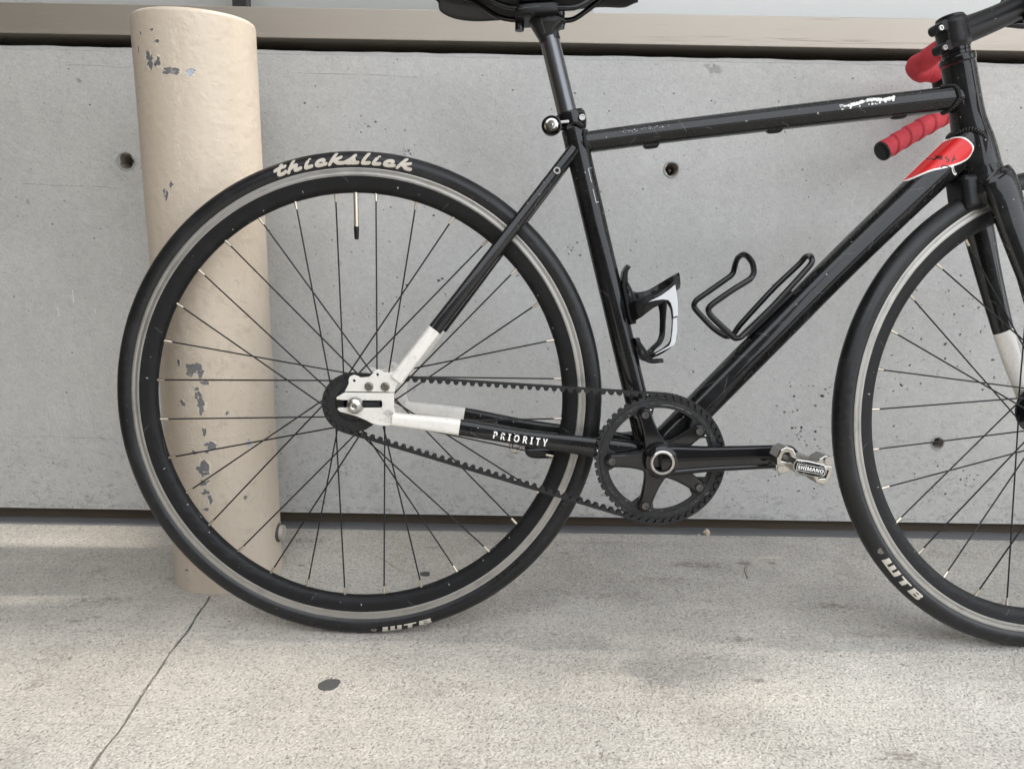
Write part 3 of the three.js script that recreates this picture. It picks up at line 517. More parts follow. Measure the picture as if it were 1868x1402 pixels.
function wheel(name, centre, valveAng, hubW, label) {
  const g = grp(name, bike, label);
  mesh('tyre', TYRE, matTyre, g); mesh('rim', RIM, matRim, g);
  mesh('brake_track', TRACK, matTrack, g); mesh('brake_track', TRACK2, matTrack, g);
  const fr = 0.0305, step = 2 * Math.PI / 32;
  mesh('hub', merge(revolve([[0.006, -hubW - 0.012], [0.012, -hubW - 0.012], [0.013, -hubW - 0.002], [fr + 0.004, -hubW - 0.0016], [fr + 0.004, -hubW + 0.0016], [0.017, -hubW + 0.004], [0.0145, 0], [0.017, hubW - 0.004], [fr + 0.004, hubW - 0.0016], [fr + 0.004, hubW + 0.0016], [0.013, hubW + 0.002], [0.012, hubW + 0.012], [0.006, hubW + 0.012]], 40)), matGloss, g);
  for (let k = 0; k < 32; k++) {
    const th = valveAng - (k + 0.5) * step, sg = (k & 3) < 2 ? -1 : 1, near = (k & 1) ? -1 : 1;
    const ha = th + sg * 67.5 * Math.PI / 180;
    const a = V(Math.cos(ha) * fr, Math.sin(ha) * fr, near * (hubW + 0.001 * sg)), b = V(Math.cos(th) * 0.2855, Math.sin(th) * 0.2855, near * 0.0012);
    const dir = b.clone().sub(a).normalize(), c = b.clone().addScaledVector(dir, -0.0115);
    between(mesh('spoke', unitSpoke, matSpoke, g), a, c.clone().addScaledVector(dir, 0.002), 0.0011);
    between(mesh('nipple', unitNip, matBrass, g), c, b.clone().addScaledVector(dir, 0.003), 0.0022);
  }
  g.position.copy(centre);
  return g;
}
const va = Math.PI / 2 + 0.019;
const rear = wheel('rear_wheel', rearC, va, 0.031);
{
  const v = V(Math.cos(va), Math.sin(va), 0), p = (r) => v.clone().multiplyScalar(r);
  mesh('valve', merge(rod([p(0.29), p(0.238)], 0.0034, 26, 12), rod([p(0.2852), p(0.2825)], 0.0036, 2, 12)), matBrass, rear);
  mesh('valve_cap', new Sweep([[0.239, 0.0036], [0.233, 0.0036], [0.229, 0.0033], [0.2225, 0.0029], [0.2215, 0.0018]].map(([r, a]) => ({ p: arr(p(r)), a, b: a })), roundSec(12)).geo(16), matPlastic, rear);
}
const front = wheel('front_wheel', frontC, Math.PI / 2 - 0.7, 0.034);
front.quaternion.copy(whQ); front.position.copy(frontC).sub(stBot).applyQuaternion(whQ).add(stBot);

// lettering on the sidewalls
const worn = (x, w, h, n, a) => { x.globalCompositeOperation = 'destination-out'; for (let i = 0; i < n; i++) { x.globalAlpha = rr(0.1, a); x.beginPath(); x.arc(rnd() * w, rnd() * h, rr(0.6, 3), 0, 7); x.fill(); } x.globalAlpha = 1; x.globalCompositeOperation = 'source-over'; };
const matLetter = (t, o = {}) => std({ map: t, transparent: true, roughness: 0.55, ...o });
const script = canvasTex(1400, 128, (x, w, h) => {
  const L = {
    t: [[[.20, .98], [.10, .25], [.15, .06], [.34, .05], [.46, .16]], [[-.06, .60], [.14, .72], [.40, .74]]],
    h: [[[.17, 1.02], [.0, .02]], [[.06, .28], [.26, .56], [.38, .52], [.30, .14], [.38, .04], [.58, .12]]],
    i: [[[.13, .60], [.05, .14], [.12, .03], [.36, .1]]],
    c: [[[.40, .46], [.34, .58], [.20, .56], [.07, .36], [.07, .12], [.22, .03], [.52, .12]]],
    k: [[[.17, 1.02], [.0, .02]], [[.08, .32], [.28, .5], [.44, .66]], [[.2, .42], [.33, .08], [.60, .08]]],
    s: [[[-.14, .08], [.12, .34], [.28, .82]], [[.28, .82], [.22, .5], [.36, .2], [.2, .04], [.0, .1]], [[.3, .06], [.52, .08]]],
    l: [[[.18, 1.02], [.05, .14], [.13, .03], [.38, .1]]],
  };
  x.fillStyle = x.strokeStyle = 'rgb(196,188,176)'; x.lineJoin = x.lineCap = 'round';
  const U = 82; x.transform(1, 0, -0.36, 1, 60, 106);
  let cx = 0; const adv = { t: .62, h: .76, i: .52, c: .72, k: .80, s: .68, l: .52 };
  for (const ch of 'thickslick') {
    for (const s of L[ch]) { x.lineWidth = U * 0.38; x.beginPath(); s.forEach(([a, b], q) => { const X = cx + a * U * 2.22, Y = -b * U; if (!q) x.moveTo(X, Y); else if (q < s.length - 1) { const n = s[q + 1]; x.quadraticCurveTo(X, Y, cx + (a + n[0]) / 2 * U * 2.22, -(b + n[1]) / 2 * U); } else x.lineTo(X, Y); }); x.stroke(); }
    if (ch === 'i') { x.beginPath(); x.ellipse(cx + .2 * U * 2.22, -.86 * U, U * .16, U * .11, 0, 0, 7); x.fill(); }
    if (ch === 'c') { x.beginPath(); x.arc(cx + .37 * U * 2.22, -.46 * U, U * .15, 0, 7); x.fill(); }
    cx += adv[ch] * U * 2.22;
  }
  x.setTransform(1, 0, 0, 1, 0, 0); worn(x, w, h, 500, 0.35);
});
const wtb = canvasTex(760, 128, (x, w, h) => {
  x.fillStyle = 'rgb(190,184,172)';
  x.save(); x.translate(0, 6);
  // small heart with a mesh of dots
  x.fillStyle = 'rgb(120,116,108)'; x.beginPath(); x.moveTo(58, 104); x.bezierCurveTo(6, 66, 22, 30, 46, 34); x.bezierCurveTo(56, 36, 58, 46, 58, 50); x.bezierCurveTo(60, 44, 64, 36, 74, 34); x.bezierCurveTo(100, 32, 110, 68, 58, 104); x.fill();
  x.fillStyle = 'rgb(24,24,26)'; for (let i = 0; i < 26; i++) { x.beginPath(); x.arc(30 + (i % 6) * 11 + (i % 2) * 4, 44 + Math.floor(i / 6) * 11, 3, 0, 7); x.fill(); }
  x.fillStyle = 'rgb(190,184,172)';
  const poly = (p) => { x.beginPath(); p.forEach(([a, b], i) => i ? x.lineTo(a, b) : x.moveTo(a, b)); x.fill(); };
  // blocky slanted W, T, B
  poly([[168, 14], [228, 14], [220, 90], [250, 90], [258, 14], [310, 14], [302, 90], [330, 90], [338, 14], [392, 14], [376, 112], [150, 112]]);
  poly([[420, 14], [566, 14], [562, 38], [514, 38], [502, 112], [448, 112], [460, 38], [412, 38]]);
  x.beginPath(); x.moveTo(600, 14); x.lineTo(724, 14); x.quadraticCurveTo(742, 16, 740, 34); x.quadraticCurveTo(738, 54, 724, 60); x.quadraticCurveTo(738, 66, 736, 88); x.quadraticCurveTo(732, 112, 706, 112); x.lineTo(582, 112); x.closePath(); x.fill();
  x.globalCompositeOperation = 'destination-out'; poly([[648, 36], [692, 36], [690, 50], [646, 50]]); poly([[644, 74], [690, 74], [688, 90], [642, 90]]);
  x.restore(); worn(x, w, h, 160, 0.3);
});
{
  const ang = (px, py, c, inv) => { const q = at(inv, px, py, 0.0144); return Math.atan2(q.y - c.y, q.x - c.x); };
  mesh('lettering', tyreText(ang(489, 318, rearC, bikeInv), ang(782, 315, rearC, bikeInv), 0.3180, 0.3378), matLetter(script), rear, 'worn silver script lettering on the black sidewall');
  mesh('lettering', tyreText(ang(672, 1145, rearC, bikeInv), ang(792, 1137, rearC, bikeInv), 0.3375, 0.3265), matLetter(wtb), rear, 'small blocky silver lettering with a heart');
  const fa = (px, py) => ang(px, py, frontC, forkInv);
  mesh('lettering', tyreText(fa(1597, 1000), fa(1680, 1098), 0.3360, 0.3235), matLetter(wtb), front, 'small blocky silver lettering with a heart');
}

// ---- frame
const frame = grp('frame', bike);
const creased = polySec([[0.98, 0, 0.5], [0.72, 0.86, 0.42], [-0.22, 1.0, 0.16], [-0.92, 0.55, 0.3], [-1.0, 0, 0.4], [-0.92, -0.55, 0.3], [-0.22, -1.0, 0.16], [0.72, -0.86, 0.42]].reverse().map((p) => p), 0.3, 3).reverse();
const st = (px, py, w, a, b) => ({ p: arr(B(px, py, w)), a, b: b ?? a });
const seatTube = new Sweep([st(1046, 236, 0, 0.0165), st(1078, 376, 0, 0.0163), st(1155, 703, 0, 0.0163), st(1184, 822, 0, 0.0172)].map((s) => s), roundSec(36));
mesh('seat_tube', seatTube.geo(40), matBlack, frame);
const topTube = new Sweep([st(1058, 260.5, 0, 0.0148, 0.0165), st(1200, 241.5, 0, 0.0152, 0.0165), st(1480, 208, 0, 0.0163, 0.018), st(1748, 178, 0, 0.0172, 0.019)], creased);
mesh('top_tube', topTube.geo(48), matBlack, frame);
const downTube = new Sweep([st(1186, 832, 0, 0.0222, 0.022), st(1400, 615.8, 0, 0.0226, 0.0225), st(1560, 455, 0, 0.0228, 0.023), st(1778, 247, 0, 0.0236, 0.0242)], creased);
mesh('down_tube', downTube.geo(60), matBlack, frame);
const headTube = new Sweep([[1749, 119, 0.0212], [1756, 160, 0.0210], [1766, 215, 0.0216], [1776, 262, 0.0262], [1783, 306, 0.0292]].map(([x, y, a]) => st(x, y, 0, a)), roundSec(40));
mesh('head_tube', headTube.geo(40), matBlack, frame);
mesh('headset_cup', new Sweep([[1748, 116, 0.0224], [1746.6, 107, 0.0226], [1746, 104, 0.0212]].map(([x, y, a]) => st(x, y, 0, a)), roundSec(36)).geo(6), matGloss, frame);
mesh('bottom_bracket_shell', place(revolve([[0.0001, -0.037], [0.0195, -0.037], [0.0235, -0.034], [0.0235, 0.034], [0.0195, 0.037], [0.0001, 0.037]], 48), bb.x, bb.y, 0), matBlack, frame);
// stays, the near one and its mirror image; white tips
const ssTop = B(1047, 272, 0.009), ssMid = B(942, 408, 0.026), ssBot = B(722, 692, 0.061), ssCut = B(794, 600, 0.0);
const csA = B(716, 764, 0.062), csB = B(838, 779, 0.058), csC = B(950, 797, 0.05), csD = B(1060, 812, 0.041), csE = B(1175, 826, 0.03);
for (const sg of [1, -1]) {
  const m = (v) => [v.x, v.y, v.z * sg];
  const ss = new Sweep([{ p: m(ssTop), a: 0.0092, b: 0.0098 }, { p: m(ssMid), a: 0.0094, b: 0.0095 }, { p: m(ssBot), a: 0.0105, b: 0.0098 }], polySec([[1, 0, 0.5], [0.7, 0.9, 0.35], [-0.15, 1, 0.15], [-0.85, 0.7, 0.35], [-1, 0, 0.4], [-0.85, -0.7, 0.35], [-0.15, -1, 0.15], [0.7, -0.9, 0.35]].map(([a, b, c]) => [-a, b, c]), 0.3, 3));
  let cut = 0.75; for (let s = 0; s < 1; s += 0.005) if (ss.curve.getPoint(s).y > ssCut.y) cut = s;
  mesh('seat_stay', ss.geo(40, 0, cut), matBlack, frame); mesh('seat_stay_tip', ss.geo(12, cut, 1), matWhite, frame, 'white painted end of the seat stay');
  const cs = new Sweep([{ p: m(csA), a: 0.0098, b: 0.009 }, { p: m(csB), a: 0.0118, b: 0.0085 }, { p: m(csC), a: 0.0118, b: 0.0085 }, { p: m(csD), a: 0.0142, b: 0.0075 }, { p: m(csE), a: 0.0165, b: 0.009 }], polySec([[1, 0, 0.5], [0.75, 0.85, 0.4], [-0.75, 0.95, 0.4], [-1, 0, 0.5], [-0.75, -0.95, 0.4], [0.75, -0.85, 0.4]].reverse(), 0.4, 4).reverse());
  mesh('chain_stay_tip', cs.geo(16, 0, 0.25), matWhite, frame, 'white painted end of the chain stay'); mesh('chain_stay', cs.geo(40, 0.25, 1), matBlack, frame);
  if (sg > 0) {
    const t = canvasTex(1024, 200, (x, w, h) => {
      x.fillStyle = 'rgb(232,230,226)'; x.font = 'bold 170px sans-serif'; x.textBaseline = 'alphabetic';
      const word = 'PRIORITY', wd = [...word].map((c) => x.measureText(c).width), sum = wd.reduce((a, b) => a + b), gap = (1000 - sum * 0.86) / 8; let cx = 14;
      [...word].forEach((c, i) => { x.save(); x.translate(cx, 172); x.scale(0.86, 1.15); x.fillText(c, 0, 0); x.restore(); cx += wd[i] * 0.86 + gap; });
      // stencil breaks and wear
      x.globalCompositeOperation = 'destination-out'; x.lineWidth = 16;
      for (const [a, b, c, d] of [[10, 70, 130, 150], [150, 40, 230, 110], [160, 110, 270, 60], [355, 75, 430, 130]]) { x.beginPath(); x.moveTo(a, b); x.lineTo(c, d); x.stroke(); }
      x.globalCompositeOperation = 'source-over'; worn(x, w, h, 160, 0.8);
    });
    const s0 = 0.25 + 0.25 * (896 - 838) / 112, s1 = 0.5 + 0.25 * (1003 - 950) / 110;
    mesh('lettering', cs.patch(s0, s1, -0.66, 0.46, 0.0005, 30, 8), matLetter(t), frame, 'worn white capital letters on the black chain stay');
  }
  // slotted dropout in two bolted plates
  const z0 = sg > 0 ? 0.0605 : -0.0665;
  const D = (l) => l.map(([zx, zy]) => B(580 + zx / 6.671, 640 + zy / 6.671, 0.0665));
  const upper = D([[322, 494], [352, 436], [372, 395], [368, 345], [388, 308], [430, 292], [472, 304], [512, 324], [560, 322], [622, 314], [662, 276], [688, 234], [728, 222], [768, 238], [802, 264], [860, 264], [910, 252], [950, 300], [985, 372], [944, 436], [926, 500]]);
  const lower = D([[318, 506], [924, 512], [918, 690], [932, 740], [958, 800], [952, 868], [880, 906], [800, 912], [740, 905], [650, 880], [580, 842], [480, 800], [360, 764], [262, 738], [234, 712], [240, 694], [300, 690], [768, 690], [780, 670], [780, 626], [768, 602], [300, 598], [224, 590], [222, 562]]);
  const hole = (zx, zy, r) => { const q = D([[zx, zy]])[0]; return circlePath(q.x, q.y, r); };
  const rev = (p) => { const a = THREE.ShapeUtils.area(p.map((q) => new THREE.Vector2(q.x, q.y))); return a < 0 ? p.slice().reverse() : p; };
  mesh('dropout', merge(extrude(rev(upper), 0.006, 0.0007, [hole(437, 362, 0.0019), hole(722, 288, 0.0019)]).translate(0, 0, z0), extrude(rev(lower), 0.006, 0.0007).translate(0, 0, z0)), matWhite, frame, 'white slotted dropout plate');
  for (const [zx, zy] of [[620, 432], [818, 434]]) { const q = D([[zx, zy]])[0]; mesh('socket_bolt', place(revolve([[0.0001, 0.0006], [0.0021, 0.0006], [0.0026, 0.0022], [0.0044, 0.0026], [0.0058, 0.0014], [0.0060, 0]], 24), q.x, q.y, sg > 0 ? 0.0665 : -0.0665), std({ color: C(0.2, 0.185, 0.165), roughness: 0.4, metalness: 0.9 }), frame); }
  if (sg > 0) {
    const q = D([[458, 655]])[0], c = place(revolve([[0.0001, 0.0055], [0.0022, 0.0055], [0.0028, 0.0125], [0.0044, 0.0132], [0.0052, 0.0126], [0.0085, 0.0105], [0.0108, 0.006], [0.0112, 0.0018], [0.0106, 0]], 40), q.x, q.y, 0.0668);
    mesh('axle_nut', c, matSteel, frame);
    mesh('axle_rod', rod([V(q.x - 0.0125, q.y, 0.0625), V(q.x + 0.031, q.y, 0.0625)], 0.0045, 2, 14), matDark, frame);
    const t = canvasTex(256, 256, (x) => { x.strokeStyle = x.fillStyle = 'rgb(60,56,52)'; x.lineWidth = 6; x.beginPath(); x.moveTo(128, 8); x.lineTo(240, 68); x.lineTo(128, 128); x.lineTo(16, 68); x.closePath(); x.stroke(); x.font = 'bold 56px monospace'; x.textAlign = 'center'; x.fillText('L74', 128, 88); x.globalAlpha = 0.5; x.font = 'bold 52px monospace'; x.fillText('N U B', 128, 180); x.fillText('S O L', 128, 236); });
    const [a, b] = D([[790, 880], [925, 712]]), pg = new THREE.PlaneGeometry(b.x - a.x, b.y - a.y).translate((a.x + b.x) / 2, (a.y + b.y) / 2, 0.0672);
    mesh('lettering', pg, matLetter(t), frame, 'stamped code in a small diamond');
    const wq = B(1016, 311, 0.0262); mesh('rack_boss', place(revolve([[0.0001, -0.004], [0.0026, -0.004], [0.0028, 0.0012], [0.0046, 0.0012], [0.005, 0], [0.005, -0.008]], 24), wq.x, wq.y, wq.z), matSteel, frame);
  }
}
// cable guides under the top tube
for (const [px, py] of [[1188, 265], [1413, 237], [1640, 211]]) { const q = B(px, py, 0); mesh('cable_guide', new Sweep([[-0.0105, 0.001], [-0.007, 0.0042], [0.007, 0.0042], [0.0105, 0.001]].map(([x, a]) => ({ p: [q.x + x, q.y + x * 0.13, 0], a, b: 0.006 }))).geo(12), matPlastic, frame); }
// rows of weld beads where the tubes meet the head tube and the seat tube
function weld(sw, s, k, r) {
  const pts = []; const n = sw.sec.length, N = 90; for (let i = 0; i < N; i++) { const c = sw.sec[Math.floor(i / N * n)], c2 = sw.sec[(Math.floor(i / N * n) + 1) % n], f = i / N * n % 1; const cv = c[0] + (c2[0] - c[0]) * f, cw = c[1] + (c2[1] - c[1]) * f; pts.push(sw.pos(s + k * Math.abs(cw), cv, cw, 0.0002)); }
  const cu = new THREE.CatmullRomCurve3(pts, true), beads = []; const bead = new THREE.SphereGeometry(1, 8, 6); const L = cu.getLength(), m = Math.round(L / (r * 0.8));
  for (let i = 0; i < m; i++) { const p = cu.getPointAt(i / m), d = cu.getTangentAt(i / m); const q = new THREE.Quaternion().setFromUnitVectors(V(0, 0, 1), d); beads.push(bead.clone().scale(r, r, r * 0.62).applyQuaternion(q).translate(p.x, p.y, p.z)); }
  mesh('weld_bead', merge(beads), matBlack, frame);
}
weld(downTube, 0.958, 0.035, 0.0042); weld(topTube, 0.965, 0.02, 0.0036); weld(topTube, 0.035, -0.02, 0.003);
// red badge on the down tube with a white border and handwriting; worn print on the top tube
{
  const t = canvasTex(1024, 512, (x, w, h) => {
    // u runs up the tube, v across it
    const path = () => { x.beginPath(); x.moveTo(-10, -10); x.lineTo(830, -10); x.bezierCurveTo(985, 10, 1010, 150, 1000, 250); x.bezierCurveTo(985, 360, 880, 410, 760, 372); x.bezierCurveTo(600, 330, 430, 210, 330, 150); x.bezierCurveTo(220, 90, 90, 60, -10, 20); x.closePath(); };
    x.save(); path(); x.fillStyle = 'rgb(216,22,26)'; x.fill(); x.lineWidth = 26; x.strokeStyle = 'rgb(240,238,234)'; x.stroke(); x.restore();
    x.lineCap = x.lineJoin = 'round'; x.strokeStyle = 'rgb(240,238,234)'; x.lineWidth = 40; x.beginPath(); x.moveTo(560, 300); x.quadraticCurveTo(520, 380, 560, 440); x.stroke(); x.strokeStyle = 'rgb(14,12,14)'; x.lineWidth = 12; x.beginPath(); x.moveTo(556, 320); x.quadraticCurveTo(530, 380, 562, 424); x.stroke();
    x.strokeStyle = 'rgb(16,6,8)'; x.lineWidth = 17;
    // "best" written by hand, running across the tube
    const pl = (p) => { x.beginPath(); p.forEach(([a, b], i) => i ? x.lineTo(a, b) : x.moveTo(a, b)); x.stroke(); };
    pl([[500, 12], [470, 60], [520, 70], [548, 44]]); pl([[520, 92], [555, 110], [572, 84], [540, 74], [515, 100], [535, 130]]); pl([[610, 150], [585, 140], [575, 165], [600, 190], [575, 215], [548, 196]]); pl([[690, 210], [650, 240], [600, 250]]); pl([[670, 262], [640, 225]]); pl([[430, 205], [470, 200], [510, 250], [530, 320]]);
  });
  mesh('badge', downTube.patch(0.838, 0.968, -0.93, 0.985, 0.0006, 40, 26), matLetter(t, { roughness: 0.35 }), frame, 'red badge with a white border and black handwriting');
  const t2 = canvasTex(1024, 256, (x, w, h) => {
    x.fillStyle = 'rgb(236,235,232)';
    for (let i = 0; i < 700; i++) { const u = rnd(), b = 150 - 70 * u + 26 * Math.sin(u * 9); if (u > 0.42 && u < 0.5 && rnd() < 0.6) continue; const d = u < 0.14 ? 0.25 : 1; if (rnd() > d) continue; x.beginPath(); x.ellipse(40 + u * 940, b + (rnd() + rnd() - 1) * 46, rr(4, 17), rr(4, 12), rr(-0.6, 0.2), 0, 7); x.fill(); }
    for (const [a, b, c, d] of [[60, 222, 34, 26], [200, 196, 30, 46], [360, 196, 22, 30], [520, 170, 18, 34], [570, 166, 36, 46], [628, 166, 14, 44], [640, 196, 40, 14], [700, 150, 34, 50], [800, 138, 36, 54], [930, 132, 38, 48]]) { x.save(); x.translate(a, b); x.transform(1, 0, -0.15, 1, 0, 0); x.fillRect(0, 0, c, d); x.restore(); }
    worn(x, w, h, 260, 1);
  });
  mesh('lettering', topTube.patch(2 / 3 + (1518 - 1480) / 268 / 3, 2 / 3 + (1626 - 1480) / 268 / 3, -0.18, 0.66, 0.0005, 24, 10), matLetter(t2), frame, 'scraped remains of white lettering on the top tube');
  const t3 = canvasTex(512, 64, (x) => { x.fillStyle = 'rgb(225,224,220)'; for (let i = 0; i < 60; i++) { x.globalAlpha = rr(0.4, 1); const u = Math.pow(rnd(), 0.8); x.beginPath(); x.ellipse(u * 512, 32 + (rnd() + rnd() - 1) * 26, rr(1.5, 6), rr(1, 3.4), 0.2, 0, 7); x.fill(); } });
  mesh('paint_chips', topTube.patch(0.2, 0.36, 0.0, 0.45, 0.0005, 20, 6), matLetter(t3), frame, 'white paint chips on the top tube');
  const t4 = canvasTex(64, 512, (x) => { x.strokeStyle = 'rgb(200,200,198)'; x.lineWidth = 6; x.beginPath(); x.moveTo(56, 8); x.lineTo(10, 8); x.lineTo(10, 250); x.moveTo(10, 330); x.lineTo(10, 500); x.lineTo(40, 500); x.stroke(); });
  mesh('lettering', seatTube.patch(0.215, 0.335, 0.30, 0.78, 0.0005, 20, 6), matLetter(canvasTex(512, 64, (x) => { x.strokeStyle = 'rgb(200,200,198)'; x.lineWidth = 6; x.beginPath(); x.moveTo(8, 10); x.lineTo(8, 56); x.lineTo(240, 56); x.moveTo(330, 56); x.lineTo(490, 56); x.lineTo(490, 24); x.stroke(); })), frame, 'remains of outlined lettering on the seat tube');
}

// ---- seatpost, clamp, bell, saddle
const post = new Sweep([st(1041, 232, 0, 0.0132), st(1002, 70, 0, 0.0132)], roundSec(36));
const seatpost = grp('seatpost', bike);
mesh('post_tube', post.geo(8), std({ color: C(0.13, 0.132, 0.14), roughness: 0.27, metalness: 0.95 }), seatpost);
mesh('post_head', new Sweep([[1004, 76, 0.0138], [1001, 66, 0.0142], [999, 58, 0.0165], [998, 48, 0.021], [998, 39, 0.0245], [999, 34, 0.0245]].map(([x, y, a], i) => st(x, y, 0, a, Math.min(a, 0.019))), polySec([[1, 0.9], [-1, 0.9], [-1, -0.9], [1, -0.9]].reverse(), 0.42, 5).reverse()).geo(24), matSatin, seatpost);
mesh('rail_clamp', merge(new Sweep([st(940, 30, 0, 0.008, 0.024), st(952, 29, 0, 0.0085, 0.028), st(985, 27, 0, 0.0085, 0.028), st(1012, 25, 0, 0.008, 0.026), st(1020, 24, 0, 0.006, 0.02)], polySec([[1, 1], [-1, 1], [-1, -1], [1, -1]].reverse(), 0.25, 3).reverse()).geo(12), new Sweep([st(946, 12, 0, 0.0035, 0.03), st(998, 11, 0, 0.0035, 0.03)], polySec([[1, 1], [-1, 1], [-1, -1], [1, -1]].reverse(), 0.25, 3).reverse()).geo(4)), matSatin, seatpost);
for (const [px, py] of [[948, 46], [1022, 42]]) { const q = B(px, py, 0); mesh('clamp_bolt', rod([V(q.x, q.y - 0.007, 0), V(q.x, q.y + 0.014, 0)], 0.0062, 4, 12, V(0, 0, 1)), matGloss, seatpost); }
const clamp = grp('seat_clamp', bike);
mesh('clamp_band', new Sweep([st(1044.5, 231, 0, 0.0186), st(1044, 228, 0, 0.0196), st(1039, 209, 0, 0.0196), st(1038.5, 207, 0, 0.0186)], roundSec(36)).geo(10), matGloss, clamp);
{ const q = B(1060, 216, 0.004); mesh('clamp_lug', new RoundedBoxGeometry(0.011, 0.017, 0.026, 3, 0.003).rotateZ(0.24).translate(q.x, q.y, q.z), matGloss, clamp); const k = B(1062, 214, 0.019); mesh('clamp_bolt', place(revolve([[0.0001, 0], [0.0022, 0], [0.0025, 0.0016], [0.004, 0.0018], [0.0044, 0]], 20), k.x, k.y, k.z), matSteel, clamp); const s = B(1026, 222, 0.0195); mesh('clamp_slot', new RoundedBoxGeometry(0.014, 0.004, 0.003, 2, 0.001).rotateZ(0.12).translate(s.x + 0.002, s.y, s.z - 0.0005), matSteel, clamp); }
const bell = grp('bell', bike);
{ const q = B(1006, 229.5, 0.020); mesh('bell_base', place(revolve([[0.0001, -0.012], [0.010, -0.012], [0.0128, -0.004], [0.0136, 0.001], [0.0132, 0.003], [0.0118, 0.0035]], 40), q.x, q.y, q.z), matGloss, bell); mesh('bell_dome', place(revolve([[0.0108, 0.003], [0.0100, 0.0048], [0.0084, 0.0072], [0.006, 0.0088], [0.0038, 0.0092], [0.0036, 0.0086], [0.0026, 0.0086], [0.0024, 0.0096], [0.0001, 0.0098]], 40), q.x, q.y, q.z), matChrome, bell); mesh('bell_strap', rod([V(q.x, q.y, q.z - 0.01), V(q.x + 0.02, q.y + 0.003, q.z - 0.016)], 0.005, 4, 12), matPlastic, bell); }
const saddle = grp('saddle', bike);
{
  const c0 = B(985, -31, 0); const L = [];            // stations along the saddle from tail to nose
  const prof = [[-0.142, 0.036, 0.018, 0.006], [-0.136, 0.056, 0.026, 0.006], [-0.118, 0.068, 0.031, 0.004], [-0.09, 0.070, 0.032, 0.001], [-0.055, 0.062, 0.030, -0.002], [-0.015, 0.044, 0.030, -0.003], [0.03, 0.029, 0.027, -0.002], [0.08, 0.022, 0.027, 0.001], [0.115, 0.020, 0.028, 0.001], [0.134, 0.014, 0.022, 0.0]];
  const sec = polySec([[0.55, 0.0, 0.5], [0.42, 0.72, 0.4], [0.0, 1.0, 0.4], [-0.9, 0.86, 0.3], [-1.0, 0.72, 0.3], [-0.35, 0.55, 0.3], [-0.25, 0, 0.5], [-0.35, -0.55, 0.3], [-1.0, -0.72, 0.3], [-0.9, -0.86, 0.3], [0.0, -1.0, 0.4], [0.42, -0.72, 0.4]].map(([a, b, c]) => [a, -b, c]), 0.35, 3);
  mesh('shell', new Sweep(prof.map(([x, b, a, dy]) => ({ p: [c0.x + x, c0.y + dy + x * 0.02, 0], a, b })), sec).geo(50), phy({ color: C(0.014, 0.014, 0.015), roughness: 0.42 }), saddle);
  for (const sg of [1, -1]) { const y = c0.y, x = c0.x; mesh('rail', wire([V(x - 0.105, y - 0.010, 0.034 * sg), V(x - 0.085, y - 0.016, 0.031 * sg), V(x - 0.058, y - 0.034, 0.024 * sg), V(x - 0.035, y - 0.0395, 0.022 * sg), V(x + 0.035, y - 0.0395, 0.022 * sg), V(x + 0.055, y - 0.034, 0.02 * sg), V(x + 0.095, y - 0.006, 0.011 * sg), V(x + 0.108, y + 0.002, 0.009 * sg)], 0.0036, 80, false, 12), matGloss, saddle); }
  mesh('rail_socket', rod([V(c0.x - 0.102, c0.y - 0.012, -0.036), V(c0.x - 0.102, c0.y - 0.012, 0.036)], 0.008, 4, 12), matPlastic, saddle);
  mesh('rail_scale', new THREE.BoxGeometry(0.04, 0.004, 0.0075).translate(c0.x - 0.008, c0.y - 0.0395, 0.0225), std({ color: C(0.3, 0.3, 0.29), roughness: 0.5, metalness: 0.5 }), saddle);
}

